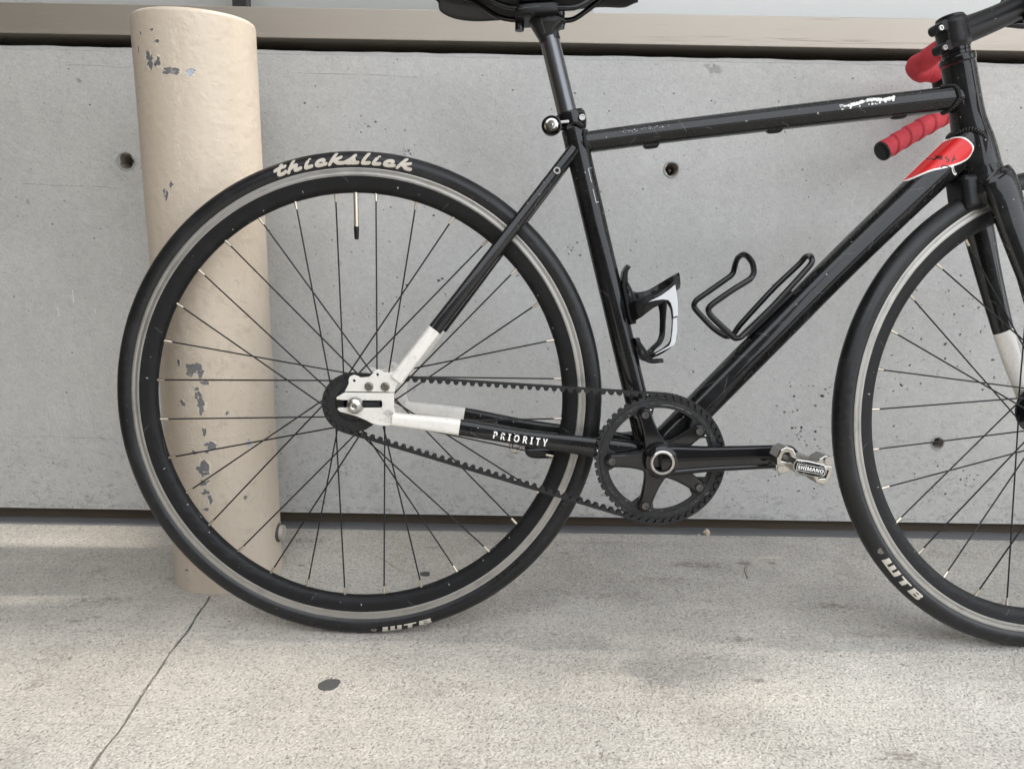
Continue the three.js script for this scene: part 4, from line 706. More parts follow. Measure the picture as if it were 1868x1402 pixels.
// ---- drivetrain
const crank = grp('crankset', bike);
const ringC = V(bb.x, bb.y, 0), ringR = 0.0872, NT_F = 50, NT_R = 22, sprR = 0.0384, beltW = 0.0455;
function toothed(r, n, depth, ph = 0) { const p = []; for (let i = 0; i < n; i++) for (let k = 0; k < 8; k++) { const a = (i + k / 8) / n * 2 * Math.PI + ph, c = k / 8; const groove = Math.max(0, Math.cos((c - 0.5) * 2 * Math.PI)); p.push(new THREE.Vector2(Math.cos(a) * (r - depth * Math.pow(groove, 0.6)), Math.sin(a) * (r - depth * Math.pow(groove, 0.6)))); } return new THREE.Shape(p); }
const armAng = [110, 38.3, -33.5, -106, 182].map((d) => d * Math.PI / 180);
{
  const sh = toothed(ringR, NT_F, 0.0034);
  // five rounded windows between the bolt tabs
  const hole = new THREE.Path(), n = 300; for (let i = 0; i <= n; i++) { const a = -i / n * 2 * Math.PI; let r = 0.0697; for (const b of armAng) { let d = Math.atan2(Math.sin(a - b), Math.cos(a - b)); const t = Math.max(0, 1 - Math.pow(Math.abs(d) / 0.215, 3)); r = Math.min(r, 0.0697 - 0.0140 * Math.pow(t, 0.7)); } const q = [Math.cos(a) * r, Math.sin(a) * r]; i ? hole.lineTo(...q) : hole.moveTo(...q); }
  sh.holes.push(hole);
  mesh('chainring', new THREE.ExtrudeGeometry(sh, { depth: 0.0055, bevelEnabled: true, bevelSize: 0.0005, bevelThickness: 0.0006, bevelSegments: 1, bevelOffset: -0.0005 }).translate(bb.x, bb.y, beltW - 0.0028), matRing, crank);
  mesh('ring_rib', place(revolve([[0.0728, 0.0024], [0.0734, 0.0046], [0.0770, 0.0054], [0.0800, 0.0046], [0.0808, 0.0024]], 120), bb.x, bb.y, beltW), matRing, crank);
  // spider
  const sp = new THREE.Shape(); const pt = (r, a) => [r * Math.cos(a), r * Math.sin(a)];
  const order = armAng.slice().map((a) => (a + 4 * Math.PI) % (2 * Math.PI)).sort((a, b) => a - b);
  order.forEach((a, i) => {
    const prev = order[(i + 4) % 5] - (i ? 0 : 2 * Math.PI), mid = (a + prev) / 2;
    const v = pt(0.0265, mid); i ? sp.quadraticCurveTo(...pt(0.033, mid - 0.30), ...v) : sp.moveTo(...v);
    sp.quadraticCurveTo(...pt(0.033, mid + 0.30), ...pt(0.054, a - 0.175));
    const t = pt(0.0648, a); sp.absarc(t[0], t[1], 0.0092, a - 1.6, a + 1.6, false);
    sp.lineTo(...pt(0.054, a + 0.175));
  });
  { const a0 = order[0], pr = order[4] - 2 * Math.PI, mid = (a0 + pr) / 2 + 2 * Math.PI; sp.quadraticCurveTo(...pt(0.033, mid - 0.30), ...pt(0.0265, mid)); }
  mesh('spider', new THREE.ExtrudeGeometry(sp, { depth: 0.004, bevelEnabled: true, bevelSize: 0.003, bevelThickness: 0.0035, bevelSegments: 4, bevelOffset: -0.003, curveSegments: 10 }).translate(bb.x, bb.y, beltW + 0.0045), matGloss, crank);
  for (const a of armAng) mesh('ring_bolt', place(revolve([[0.0001, 0.0006], [0.0026, 0.0006], [0.0029, 0.0026], [0.0047, 0.003], [0.0056, 0.0018], [0.0058, -0.002]], 24), bb.x + Math.cos(a) * 0.065, bb.y + Math.sin(a) * 0.065, beltW + 0.0118), std({ color: C(0.12, 0.12, 0.12), roughness: 0.3, metalness: 0.9 }), crank);
  const t = canvasTex(512, 48, (x) => { x.fillStyle = 'rgb(120,120,122)'; x.font = 'bold 36px sans-serif'; x.fillText('CARBON DRIVE  CDX', 20, 36); });
  { const P = [], U = [], X = [], n = 30; for (let i = 0; i <= n; i++) for (let k = 0; k < 2; k++) { const a = 1.62 - 0.86 * i / n, R = 0.0727 + 0.0032 * k; P.push(bb.x + R * Math.cos(a), bb.y + R * Math.sin(a), beltW + 0.0060); U.push(i / n, k); } for (let i = 0; i < n; i++) X.push(i * 2, i * 2 + 2, i * 2 + 3, i * 2, i * 2 + 3, i * 2 + 1); const g = new THREE.BufferGeometry(); g.setAttribute('position', new THREE.Float32BufferAttribute(P, 3)); g.setAttribute('uv', new THREE.Float32BufferAttribute(U, 2)); g.setIndex(X); g.computeVertexNormals(); mesh('lettering', g, matLetter(t), crank, 'tiny grey lettering on the chainring'); }
  // crank arms
  const pedalA = B(1440, 834, 0.074), dir = pedalA.clone().sub(V(bb.x, bb.y, 0.06)); dir.z = 0;
  const armL = dir.length(); dir.normalize(); const nrm = V(-dir.y, dir.x, 0);
  const armSec = polySec([[1, 0.35, 0.3], [0.86, 0.9, 0.2], [0.12, 1.0, 0.1], [-0.02, 0.88, 0.2], [-0.6, 0.86, 0.2], [-0.72, 1.0, 0.2], [-1, 0.8, 0.3], [-1, -0.9, 0.3], [0.9, -0.9, 0.3]].reverse(), 0.3, 3).reverse();
  const as = [[0.0, 0.0215, 0.0605, 0.011], [0.012, 0.0212, 0.061, 0.011], [0.03, 0.0198, 0.062, 0.010], [0.06, 0.0175, 0.0635, 0.0092], [0.1, 0.0165, 0.065, 0.0085], [0.14, 0.0158, 0.0665, 0.008], [armL - 0.004, 0.0155, 0.068, 0.0078], [armL + 0.006, 0.013, 0.068, 0.0076], [armL + 0.011, 0.008, 0.068, 0.007], [armL + 0.0125, 0.003, 0.068, 0.006]];
  mesh('crank_arm', new Sweep(as.map(([l, a, z, b]) => ({ p: [bb.x + dir.x * l, bb.y + dir.y * l + 0.001, z], a, b })), armSec).geo(60), matGloss, crank);
  mesh('crank_arm', new Sweep(as.map(([l, a, z, b]) => ({ p: [bb.x - dir.x * l, bb.y - dir.y * l, -z], a, b })), armSec).geo(40), matGloss, crank);
  mesh('crank_boss', place(revolve([[0.0232, 0.036], [0.0232, 0.068], [0.0215, 0.0715], [0.0165, 0.073]], 48), bb.x, bb.y, 0), matGloss, crank);
  mesh('axle_ring', place(revolve([[0.0166, 0.070], [0.0162, 0.0745], [0.0148, 0.0755], [0.0128, 0.0752], [0.0124, 0.07], [0.0122, 0.045]], 48), bb.x, bb.y, 0), matSteel, crank);
  mesh('axle_bore', place(revolve([[0.0123, 0.0715], [0.0118, 0.04], [0.0001, 0.04]], 40), bb.x, bb.y, 0), matDark, crank);
  // pedals: seen end on, twin-sided clip mechanism round a barrel
  for (const sg of [1, -1]) {
    const pd = grp('pedal', bike);
    const ax = sg > 0 ? V(bb.x + dir.x * armL, bb.y + dir.y * armL, 0.074) : V(bb.x - dir.x * armL, bb.y - dir.y * armL, -0.074);
    pd.position.copy(ax); if (sg < 0) pd.rotation.y = Math.PI; pd.rotateZ(sg > 0 ? -0.17 : 0.2);
    mesh('spindle', revolve([[0.0075, 0], [0.0075, 0.012], [0.0095, 0.014], [0.011, 0.024], [0.0125, 0.03], [0.0125, 0.058], [0.009, 0.066], [0.0001, 0.067]], 30), matSteel, pd);
    const clip = (pts, z0, z1) => extrude(pts.map(([x, y]) => ({ x, y })), z1 - z0, 0.0012).translate(0, 0, z0);
    // sprung jaws fore and aft: a tall stepped hoop at one end, low lips and a rounded toe at the other
    const hoop = (sx, sy) => { const o = [[-0.034, -0.006], [-0.0365, 0.004], [-0.034, 0.0145], [-0.028, 0.0195], [-0.019, 0.0185], [-0.0135, 0.012], [-0.012, 0.002], [-0.016, -0.0045]].map(([x, y]) => ({ x: x * sx, y: y * sy })); const h = new THREE.Path([[-0.030, 0.001], [-0.0285, 0.0105], [-0.022, 0.0125], [-0.0185, 0.006], [-0.021, 0.0005]].map(([x, y]) => new THREE.Vector2(x * sx, y * sy))); const pts = sx * sy < 0 ? o : o.reverse(); return extrude(pts, 0.03, 0.0014, [h]).translate(0, 0, 0.024); };
    mesh('jaw', hoop(1, 1), matChrome, pd); mesh('jaw', hoop(-1, -1), matChrome, pd);
    mesh('jaw', clip([[0.012, 0.003], [0.017, 0.012], [0.0235, 0.0175], [0.031, 0.0175], [0.0355, 0.012], [0.0345, 0.006], [0.027, 0.003], [0.02, -0.001]], 0.022, 0.052), matChrome, pd);
    mesh('jaw', clip([[-0.012, -0.003], [-0.018, -0.012], [-0.0245, -0.016], [-0.033, -0.0135], [-0.035, -0.006], [-0.028, -0.002], [-0.02, 0.001]], 0.022, 0.052), matChrome, pd);
    mesh('spring_bolt', new THREE.CylinderGeometry(0.0055, 0.0055, 0.036, 18).rotateX(Math.PI / 2).translate(0.0285, 0.0118, 0.037), matSteel, pd);
    mesh('spring_bolt', new THREE.CylinderGeometry(0.004, 0.004, 0.034, 14).rotateX(Math.PI / 2).translate(-0.0285, -0.0098, 0.037), matSteel, pd);
    const face = [[-0.0205, 0.002], [-0.018, 0.0078], [-0.004, 0.0088], [0.016, 0.008], [0.0205, 0.0035], [0.021, -0.003], [0.017, -0.0082], [0.004, -0.0088], [-0.014, -0.0082], [-0.0195, -0.004]];
    mesh('body', clip(face.map(([a, b]) => [a * 1.04, b * 1.06]), 0.026, 0.0705), matSteel, pd);
    mesh('end_plate', clip(face.map(([a, b]) => [a * 0.95, b * 0.92]), 0.0685, 0.0728), matPlastic, pd);
    if (sg > 0) {
      const tx = canvasTex(512, 200, (x) => {
        x.strokeStyle = 'rgb(214,212,206)'; x.lineWidth = 7; x.strokeRect(20, 46, 472, 110); x.fillStyle = 'rgb(235,235,232)'; x.font = 'bold 86px sans-serif'; x.save(); x.translate(36, 132); x.scale(440 / x.measureText('SHIMANO').width, 1); x.fillText('SHIMANO', 0, 0); x.restore();
        x.globalAlpha = 0.8; x.lineWidth = 4; for (let i = 0; i < 26; i++) { x.beginPath(); const a = rnd() * 512, b = rnd() < 0.5 ? rr(4, 46) : rr(156, 196); x.moveTo(a, b); x.lineTo(a + rr(-40, 40), b + rr(-16, 16)); x.stroke(); }
      });
      mesh('lettering', new THREE.PlaneGeometry(0.038, 0.0148).translate(0.0003, 0, 0.0733), matLetter(tx), pd, 'white capital letters on the black pedal end');
    }
  }
  // sprocket and toothed belt
  const spro = grp('sprocket', bike);
  mesh('sprocket_ring', extrude(toothed(sprR + 0.0006, NT_R, 0.0004), 0.008, 0.0005, [circlePath(0, 0, 0.024)]).translate(rearC.x, rearC.y, beltW - 0.004), matRing, spro);
  mesh('sprocket_carrier', place(revolve([[0.025, -0.004], [0.025, 0.002], [0.02, 0.005], [0.012, 0.0065], [0.011, -0.012]], 40), rearC.x, rearC.y, beltW), matRing, spro);
  const d = V(ringC.x - rearC.x, ringC.y - rearC.y, 0), D = d.length(), base = Math.atan2(d.y, d.x), Rf = ringR + 0.0004, Rr = sprR + 0.0004, be = Math.asin((Rf - Rr) / D);
  // belt loop, counter-clockwise: top run, rear arc, bottom run, front arc
  const loop = []; const tUp = base + Math.PI / 2 + be, tDn = base - Math.PI / 2 - be;
  const P1 = V(ringC.x + Rf * Math.cos(tUp), ringC.y + Rf * Math.sin(tUp), 0), P2 = V(rearC.x + Rr * Math.cos(tUp), rearC.y + Rr * Math.sin(tUp), 0), P3 = V(rearC.x + Rr * Math.cos(tDn), rearC.y + Rr * Math.sin(tDn), 0), P4 = V(ringC.x + Rf * Math.cos(tDn), ringC.y + Rf * Math.sin(tDn), 0);
  const arcR = (tDn + 2 * Math.PI) - tUp, arcF = 2 * Math.PI - arcR, runL = P1.distanceTo(P2), total = 2 * runL + Rr * arcR + Rf * arcF;
  const at2 = (l) => {
    l = ((l % total) + total) % total;
    if (l < runL) { const t = l / runL, p = P1.clone().lerp(P2, t); return [p, tUp]; } l -= runL;
    if (l < Rr * arcR) { const a = tUp + l / Rr; return [V(rearC.x + Rr * Math.cos(a), rearC.y + Rr * Math.sin(a), 0), a]; } l -= Rr * arcR;
    if (l < runL) { const p = P3.clone().lerp(P4, l / runL); return [p, tDn]; } l -= runL;
    const a = tDn + l / Rf; return [V(ringC.x + Rf * Math.cos(a), ringC.y + Rf * Math.sin(a), 0), a];
  };
  const nTeeth = Math.round(total / 0.011), out = [], inn = [];
  for (let i = 0; i < nTeeth * 6; i++) { const [p, a] = at2(total * i / (nTeeth * 6)); const o = 0.0025 + (i % 2 ? 0.0004 : 0); out.push(new THREE.Vector2(p.x + Math.cos(a) * o, p.y + Math.sin(a) * o)); }
  for (let i = 0; i < nTeeth * 14; i++) { const [p, a] = at2(total * i / (nTeeth * 14)); const c = ((i % 14) / 14 - 0.5) / 0.31, o = -0.0046 * Math.sqrt(Math.max(0, 1 - c * c * c * c)); inn.push(new THREE.Vector2(p.x + Math.cos(a) * o, p.y + Math.sin(a) * o)); }
  const bs = new THREE.Shape(out); bs.holes.push(new THREE.Path(inn.reverse()));
  mesh('drive_belt', new THREE.ExtrudeGeometry(bs, { depth: 0.0118, bevelEnabled: false }).translate(0, 0, beltW - 0.0055), matBelt, bike);
}

// ---- bottle cages
function band(nodes, width, thick, seg = 60) {        // flat strap along 3-d nodes [point, normal]
  const c = new THREE.CatmullRomCurve3(nodes.map((n) => n[0]), false, 'catmullrom', 0.4), nn = new THREE.CatmullRomCurve3(nodes.map((n) => n[1]), false, 'catmullrom', 0.4);
  const ww = nodes.map((n) => n[2] ?? width), P = [], U = [], X = [], sec = polySec([[1, 1], [1, -1], [-1, -1], [-1, 1]], 0.3, 2), m = sec.length;
  for (let i = 0; i <= seg; i++) { const t = i / seg, p = c.getPoint(t), d = c.getTangent(t), n = nn.getPoint(t); n.addScaledVector(d, -n.dot(d)).normalize(); const b = V().crossVectors(d, n), q = t * (nodes.length - 1), k = Math.min(nodes.length - 2, Math.floor(q)), w = ww[k] + (ww[k + 1] - ww[k]) * (q - k); for (let j = 0; j <= m; j++) { const s = sec[j % m], o = p.clone().addScaledVector(b, s[0] * w / 2).addScaledVector(n, s[1] * thick / 2); P.push(o.x, o.y, o.z); U.push(t, j / m); } }
  for (let i = 0; i < seg; i++) for (let j = 0; j < m; j++) { const a = i * (m + 1) + j, b = a + m + 1; X.push(a, b, b + 1, a, b + 1, a + 1); }
  const g = new THREE.BufferGeometry(); g.setAttribute('position', new THREE.Float32BufferAttribute(P, 3)); g.setAttribute('uv', new THREE.Float32BufferAttribute(U, 2)); g.setIndex(X); return toCreasedNormals(g, 1.25);
}
{
  const cage = grp('bottle_cage', bike, 'black and white plastic bottle cage on the seat tube');
  const Z = (zx, zy, w) => B(1120 + zx / 6.371, 460 + zy / 6.371, w), z1 = V(0, 0, 1), xo = V(0.95, 0.2, 0);
  // spine along the tube with its tongue
  mesh('spine', merge(band([[Z(168, 158, 0), V(-0.6, 0.4, 0), 0.016], [Z(130, 230, 0), V(-1, 0.2, 0), 0.020], [Z(128, 350, 0), V(-1, -0.1, 0), 0.026], [Z(175, 520, 0), V(-1, -0.25, 0), 0.03], [Z(205, 690, 0), V(-1, -0.25, 0), 0.03], [Z(222, 830, 0), V(-1, -0.25, 0), 0.024]], 0.026, 0.007), band([[Z(268, 1000, 0), V(-1, 0, 0), 0.022], [Z(300, 1120, 0), V(-0.9, -0.4, 0), 0.03], [Z(350, 1225, 0), V(-0.5, -0.9, 0), 0.032], [Z(420, 1262, 0), V(-0.1, -1, 0), 0.03], [Z(560, 1256, 0), V(0, -1, 0), 0.02]], 0.03, 0.006)), matPlastic, cage);
  const slab = (l, w) => { const p = l.map(([a, b]) => Z(a, b, w / 2)); const ar = THREE.ShapeUtils.area(p.map((q) => new THREE.Vector2(q.x, q.y))); return extrude(ar < 0 ? p.reverse() : p, w, 0.0016).translate(0, 0, -w / 2); };
  mesh('spine_web', merge(slab([[150, 152], [184, 166], [164, 232], [163, 330], [215, 430], [262, 548], [300, 566], [330, 600], [320, 690], [262, 740], [236, 790], [222, 838], [200, 840], [165, 740], [130, 560], [97, 400], [94, 320], [112, 222]], 0.026), slab([[246, 996], [268, 1002], [322, 1052], [372, 1122], [408, 1180], [470, 1192], [540, 1172], [430, 1252], [380, 1272], [332, 1260], [302, 1200], [285, 1120], [260, 1060]], 0.03)), matPlastic, cage);
  // side arms: near and far sweep round the bottle and meet at the front
  for (const sg of [1, -1]) {
    const n = (x, y, z) => V(x, y, z * sg), k = (zx, zy, w, zxf, zyf) => sg > 0 ? Z(zx, zy, w) : Z(zxf, zyf, -w);
    mesh('arm', band([[k(205, 700, 0.014, 200, 560), n(-0.6, 0, 0.8), 0.026], [k(285, 655, 0.031, 280, 560), n(-0.3, 0, 1), 0.024], [k(420, 590, 0.037, 420, 500), n(0, 0, 1), 0.016], [k(560, 520, 0.037, 560, 410), n(0.25, 0.05, 1), 0.014], [k(680, 420, 0.026, 680, 330), n(0.7, 0.1, 0.8), 0.012], [k(757, 345, 0.0, 757, 312), n(1, 0.15, 0), 0.018]], 0.016, 0.0035), matPlastic, cage);
    const strut = band([[k(640, 520, 0.033, 560, 560), n(0.3, 0, 1), 0.015], [k(692, 640, 0.032, 570, 680), n(0.5, 0, 1), 0.0105], [k(705, 800, 0.032, 568, 800), n(0.5, 0, 1), 0.0085], [k(692, 980, 0.031, 560, 960), n(0.5, 0, 1), 0.0085], [k(655, 1075, 0.028, 525, 1050), n(0.5, -0.5, 0.9), 0.0085], [k(540, 1160, 0.02, 450, 1120), n(0.3, -0.8, 0.7), 0.008], [k(400, 1220, 0.008, 400, 1180), n(0, -1, 0.3), 0.012]], 0.01, 0.0035);
    mesh('strut', strut, matPlastic, cage);
    if (sg > 0) {
      const Zf = (zx, zy) => Z(zx, zy, 0.0365), quad = (l, w0, w1) => extrude((() => { const p = l.map(([a, b]) => Zf(a, b)); const ar = THREE.ShapeUtils.area(p.map((q) => new THREE.Vector2(q.x, q.y))); return ar < 0 ? p.reverse() : p; })(), 0.0025, 0.0006).translate(0, 0, w0);
      mesh('white_panel', merge(quad([[392, 578], [540, 505], [640, 432], [706, 376], [722, 470], [736, 590], [738, 735], [684, 752], [676, 660], [655, 590], [625, 556], [560, 548], [470, 560]], 0.0384)), matPlasticWhite, cage, 'white outer panel of the cage arm');
      mesh('white_panel', merge(quad([[686, 768], [736, 752], [736, 900], [716, 1040], [695, 1082], [600, 1130], [480, 1190], [490, 1176], [640, 1088], [662, 1040], [680, 900]], 0.0352)), matPlasticWhite, cage, 'white outer panel of the cage strut');
    }
  }
  for (const [zx, zy] of [[215, 620], [330, 1190]]) { const q = Z(zx, zy, 0); mesh('cage_bolt', rod([q, q.clone().add(V(0.006, 0.0014, 0))], 0.0045, 2, 12), matSteel, cage); }
}
{
  const cage = grp('bottle_cage', bike, 'black bent wire bottle cage on the down tube');
  const Z = (zx, zy, w) => B(1080 + zx / 3.892, 400 + zy / 3.892, w);
  const n = 0.035;
  mesh('wire_loop', wire([Z(1560, 275, 0.014), Z(1545, 330, 0.017), Z(1300, 600, 0.018), Z(1130, 770, 0.018), Z(1060, 832, 0.02), Z(1015, 842, 0.026), Z(965, 800, 0.032), Z(850, 690, n), Z(826, 640, n), Z(860, 598, n), Z(1000, 500, n), Z(1120, 425, 0.033), Z(1150, 375, 0.026), Z(1140, 310, 0.014), Z(1105, 262, 0.004), Z(1072, 250, -0.006), Z(1036, 275, -0.018), Z(1018, 320, -0.028), Z(1004, 375, -n), Z(980, 405, -n), Z(860, 490, -n), Z(745, 572, -n), Z(724, 612, -n), Z(745, 650, -n), Z(860, 770, -0.032), Z(945, 826, -0.026), Z(1000, 820, -0.02), Z(1060, 740, -0.018), Z(1290, 490, -0.018), Z(1470, 320, -0.017), Z(1515, 268, -0.014), Z(1548, 258, -0.004)], 0.0041, 320, true, 12), phy({ color: C(0.005, 0.005, 0.006), roughness: 0.2, specularIntensity: 0.8 }), cage);
  const a = Z(1090, 815, 0), b = Z(1400, 520, 0);
  mesh('mount_plate', new Sweep([{ p: arr(a), a: 0.0035, b: 0.015 }, { p: arr(b), a: 0.0035, b: 0.015 }], polySec([[1, 1], [-1, 1], [-1, -1], [1, -1]].reverse(), 0.25, 2).reverse()).geo(4), matPlastic, cage);
  for (const [zx, zy] of [[1160, 765], [1390, 530]]) { const q = Z(zx, zy, 0.004), d = b.clone().sub(a).normalize(), o = V(-d.y, d.x, 0); mesh('cage_bolt', rod([q, q.clone().addScaledVector(o, 0.006)], 0.0042, 2, 12), matSteel, cage); }
}

// ---- fork, stem, handlebar turn with the front wheel
const fork = steered(grp('fork', bike), whQ);
{
  const K = (px, py, w, a, b) => ({ p: arr(S(px, py, w)), a, b: b ?? a });
  const crown = at(forkInv, 1786, 318, 0), ax = stAx;
  const along = (l, x, z) => V(crown.x - ax.x * l + ax.y * x, crown.y - ax.y * l - ax.x * x, z);
  mesh('crown', new Sweep([[-0.018, 0.0275, 0.0275], [0.004, 0.0298, 0.0315], [0.024, 0.0325, 0.0375], [0.040, 0.0270, 0.0355]].map(([l, a, b], i) => ({ p: arr(along(l, i * 0.0012, 0)), a, b })), roundSec(40)).geo(24), matBlack, fork);
  for (const sg of [1, -1]) {
    const top = along(0.02, 0.006, 0.028 * sg), end = V(frontC.x, frontC.y, 0.05 * sg), q = (t, bow) => top.clone().lerp(end, t).add(V(bow * -0.3, 0, 0));
    const bl = new Sweep([{ p: arr(along(0.004, 0.002, 0.022 * sg)), a: 0.024, b: 0.012 }, { p: arr(q(0.0, 0)), a: 0.0245, b: 0.0125 }, { p: arr(q(0.16, 0.01)), a: 0.0235, b: 0.011 }, { p: arr(q(0.4, 0.02)), a: 0.0195, b: 0.009 }, { p: arr(q(0.7, 0.02)), a: 0.0155, b: 0.008 }, { p: arr(q(0.96, 0)), a: 0.012, b: 0.007 }], roundSec(30));
    mesh('fork_blade', bl.geo(40, 0, 0.75), matBlack, fork); mesh('fork_blade_tip', bl.geo(20, 0.75, 1), matWhite, fork, 'white painted end of the fork blade');
    mesh('fork_end', rod([V(end.x, end.y + 0.012, end.z), V(end.x, end.y - 0.008, end.z)], 0.009, 4, 14), matWhite, fork);
  }
  { const q = at(forkInv, 1764, 352, 0); mesh('brake_caliper', new RoundedBoxGeometry(0.036, 0.05, 0.042, 4, 0.009).rotateZ(0.2).translate(q.x, q.y, q.z), matPlastic, fork); }
  mesh('front_axle', rod([V(frontC.x, frontC.y, -0.066), V(frontC.x, frontC.y, 0.066)], 0.008, 4, 16, V(0, 1, 0)), matSteel, fork);
}
const stem = steered(grp('stem', bike));
const barC = S(1872, 4, 0);
{
  const K = (px, py, a, b) => ({ p: arr(S(px, py, 0)), a, b: b ?? a });
  mesh('spacers', merge(...[[1746, 104, 1744.6, 97], [1744.4, 96, 1743, 88.5], [1742.8, 87.5, 1741, 78]].map(([a, b, c, d]) => new Sweep([K(a, b, 0.0178), K(c, d, 0.0178)], roundSec(36)).geo(2))), matGloss, stem);
  mesh('steerer_clamp', new Sweep([K(1743.5, 90, 0.0185), K(1742, 82, 0.0205), K(1738, 60, 0.0205), K(1735, 43, 0.0205), K(1733.5, 35, 0.018)], roundSec(36)).geo(20), matSatin, stem);
  mesh('top_cap', new Sweep([K(1733.6, 36, 0.0172), K(1733, 32, 0.0172), K(1732.7, 30, 0.015)], roundSec(32)).geo(6), matGloss, stem);
  mesh('extension', new Sweep([K(1742, 62, 0.0185, 0.019), K(1790, 44, 0.0172, 0.0175), K(1840, 22, 0.0165, 0.017), K(1872, 4, 0.018, 0.02)], roundSec(32)).geo(20), matSatin, stem);
  for (const [px, py] of [[1713, 52], [1720, 88]]) { const q = S(px, py, 0); mesh('pinch_bolt', rod([V(q.x, q.y, -0.012), V(q.x, q.y, 0.0125)], 0.0068, 4, 16, V(0, 1, 0)), matSatin, stem); const e = S(px + 4, py - 1, 0.0128); mesh('bolt_head', place(revolve([[0.0001, 0], [0.0018, 0], [0.0021, 0.0014], [0.0034, 0.0016], [0.0038, 0]], 18), e.x, e.y, e.z), matSteel, stem); }
  mesh('face_plate', place(revolve([[0.0162, -0.023], [0.021, -0.023], [0.022, -0.02], [0.022, 0.02], [0.021, 0.023], [0.0162, 0.023]], 40), barC.x, barC.y, 0), matSatin, stem);
  for (const z of [-0.014, 0.014]) for (const dy of [-0.0245, 0.0245]) mesh('plate_bolt', rod([V(barC.x - 0.014, barC.y + dy, z), V(barC.x + 0.012, barC.y + dy, z)], 0.0048, 3, 12), matGloss, stem);
}
const bars = steered(grp('handlebar', bike));
{
  mesh('bar', rod([V(barC.x, barC.y, -0.1), V(barC.x, barC.y, 0.1)], 0.0155, 10, 24, V(0, 1, 0)), matSatin, bars);
  const w = -0.205;
  const nodes = [V(barC.x, barC.y, -0.075), V(barC.x - 0.003, barC.y - 0.001, -0.12), S(1694, 106, -0.165), S(1672, 121, -0.194), S(1683, 131, -0.208)];
  const hook = [[1706, 132], [1738, 146], [1752, 172], [1744, 196], [1712, 216], [1664, 243], [1611, 275]].map(([px, py]) => S(px, py, w));
  for (const sg of [1, -1]) {
    const pts = [...nodes, ...hook].map((p) => V(p.x, p.y, p.z * (sg > 0 ? 1 : -1)));
    const cu = new THREE.CatmullRomCurve3(pts, false, 'centripetal');
    // tape wound on in overlapping turns
    const L = cu.getLength(), n = 420, m = 22, P = [], U = [], X = [], fr = cu.computeFrenetFrames(n, false);
    for (let i = 0; i <= n; i++) { const p = cu.getPointAt(i / n), turn = (i / n * L / 0.026); for (let k = 0; k <= m; k++) { const a = 2 * Math.PI * k / m, f = ((turn + k / m) % 1 + 1) % 1, r = 0.0146 + 0.0021 * f; const q = p.clone().addScaledVector(fr.normals[i], Math.cos(a) * r).addScaledVector(fr.binormals[i], Math.sin(a) * r); P.push(q.x, q.y, q.z); U.push(i / n * L, k / m * 0.1); } }
    for (let i = 0; i < n; i++) for (let k = 0; k < m; k++) { const a = i * (m + 1) + k, b = a + m + 1; X.push(a, b, b + 1, a, b + 1, a + 1); }
    const g = new THREE.BufferGeometry(); g.setAttribute('position', new THREE.Float32BufferAttribute(P, 3)); g.setAttribute('uv', new THREE.Float32BufferAttribute(U, 2)); g.setIndex(X); g.computeVertexNormals();
    mesh('bar_tape', g, matTape, bars);
    const e = cu.getPointAt(1), d = cu.getTangentAt(1);
    mesh('end_plug', new Sweep([{ p: arr(e.clone().addScaledVector(d, -0.004)), a: 0.0155, b: 0.0155 }, { p: arr(e.clone().addScaledVector(d, 0.001)), a: 0.0160, b: 0.0160 }, { p: arr(e.clone().addScaledVector(d, 0.004)), a: 0.0150, b: 0.0150 }, { p: arr(e.clone().addScaledVector(d, 0.0052)), a: 0.011, b: 0.011 }], roundSec(28)).geo(10), matPlastic, bars);
    const hp = (px, py) => { const q = S(px, py, w); return [q.x, q.y, sg > 0 ? -q.z * -1 : -q.z]; };
    mesh('brake_hood', new Sweep([[1716, 128, 0.012], [1722, 140, 0.02], [1730, 154, 0.023], [1738, 168, 0.021], [1744, 180, 0.012]].map(([x, y, a]) => ({ p: hp(x, y), a, b: a * 0.9 })), roundSec(20)).geo(20), matPlastic, bars);
    mesh('brake_lever', wire([[1738, 165], [1752, 185], [1758, 215], [1762, 250]].map(([x, y]) => V(...hp(x, y))), 0.0055, 40), matSatin, bars);
  }
}

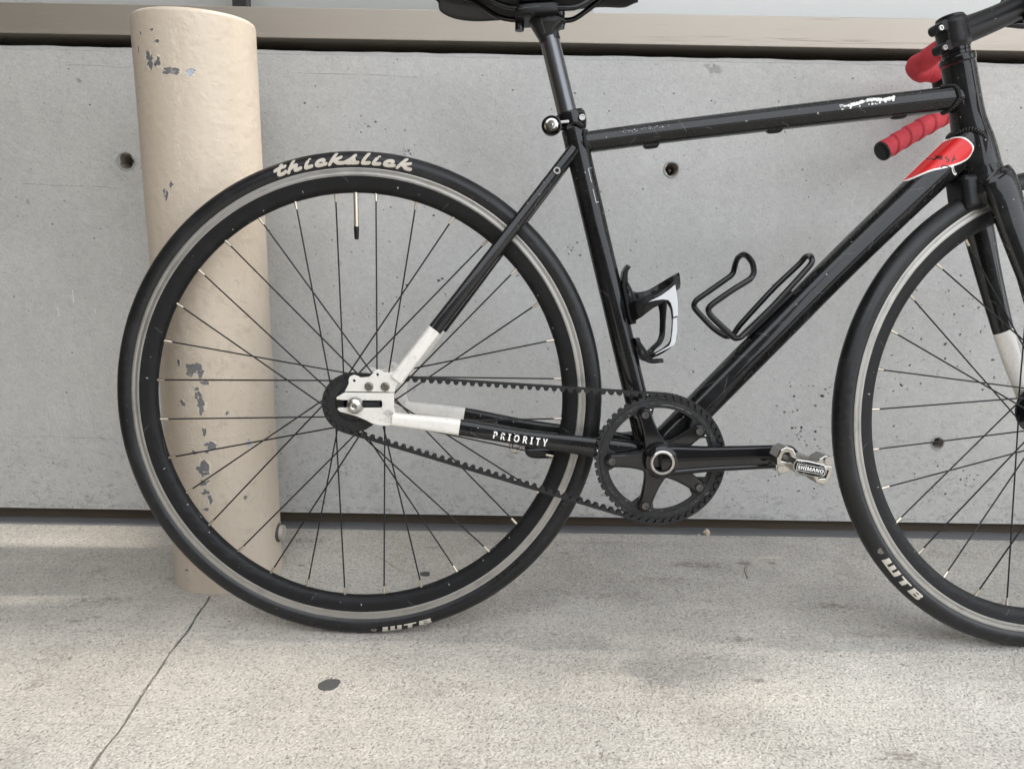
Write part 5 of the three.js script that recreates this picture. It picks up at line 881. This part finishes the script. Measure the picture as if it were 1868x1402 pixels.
// ------------------------------------------------------------------ litter on the ground
{
  const G = (px, py, y = 0) => { const q = onGround(px, py); q.y = y; return q; };
  const straw = std({ color: C(0.62, 0.57, 0.47), roughness: 0.8 });
  tag(mesh('dry_stem', wire([G(655, 1013, 0.001), G(668, 1010, 0.002), G(679, 1008, 0.004), G(690, 1015, 0.003), G(705, 1023, 0.002), G(722, 1034, 0.0015), G(738, 1042, 0.001), G(740, 1037, 0.004)], 0.0009, 40, false, 6), straw, scene), 'pale bent dry stem lying behind the rear wheel', 'stem');
  tag(mesh('dry_stem', wire([G(1374, 1025, 0.001), G(1386, 1021, 0.003), G(1404, 1019, 0.002), G(1424, 1018, 0.001)], 0.0009, 24, false, 6), straw, scene), 'thin straight dry stem on a stain near the chainring', 'stem');
  tag(mesh('dry_stem', wire([G(1361, 1034, 0.001), G(1358, 1042, 0.003), G(1364, 1056, 0.001)], 0.0008, 24, false, 6), std({ color: C(0.2, 0.15, 0.09), roughness: 0.8 }), scene), 'short curled brown stem beside the straight dry stem', 'stem');
  const stone = (px, py, r, name, col, label, cat) => { const q = G(px, py), g = mergeVertices(new THREE.IcosahedronGeometry(r, 3).deleteAttribute('uv').deleteAttribute('normal')), p = g.attributes.position; for (let i = 0; i < p.count; i++) { const v = V().fromBufferAttribute(p, i), k = 1 + 0.35 * (vn(v.x / r * 1.6 + 20, v.y / r * 1.6 + v.z / r * 2.1 + 30, 256, 256) - 0.5) * 2; p.setXYZ(i, v.x * k, v.y * k * 0.85, v.z * k); } g.computeVertexNormals(); const o = mesh(name, g, std({ color: col, roughness: 0.85 }), scene); o.position.set(q.x, r * 0.6, q.z); tag(o, label, cat); };
  stone(1289, 975, 0.0072, 'pebble', C(0.55, 0.46, 0.36), 'tan pebble in the joint below the chainring', 'pebble');
  stone(1275, 977, 0.0024, 'pebble', C(0.6, 0.55, 0.48), 'tiny pale crumb beside the tan pebble', 'pebble');
  const gum = (px, py, rx, rz, label) => { const q = G(px, py), n = 40, s = new THREE.Shape(Array.from({ length: n }, (_, i) => { const a = 2 * Math.PI * i / n, k = 1 + 0.3 * (vn(Math.cos(a) * 1.5 + px, Math.sin(a) * 1.5 + 9, 256, 256) - 0.5); return new THREE.Vector2(Math.cos(a) * rx * k, Math.sin(a) * rz * k); })); const g = new THREE.ExtrudeGeometry(s, { depth: 0.0006, bevelEnabled: true, bevelSize: 0.001, bevelThickness: 0.0005, bevelSegments: 2, bevelOffset: -0.001 }).rotateX(-Math.PI / 2); const o = mesh('gum_spot', g, std({ color: C(0.075, 0.073, 0.07), roughness: 0.7, bumpMap: paveBump, bumpScale: 0.002 }), scene); o.position.set(q.x, 0.0002, q.z); tag(o, label, 'gum'); };
  gum(601, 1249, 0.0135, 0.0128, 'dark flattened gum spot on the open pavement in front of the rear wheel');
  gum(775, 1047, 0.0085, 0.0085, 'dark flattened gum spot on the pavement beyond the rear rim');
}

renderer.render(scene, camera);
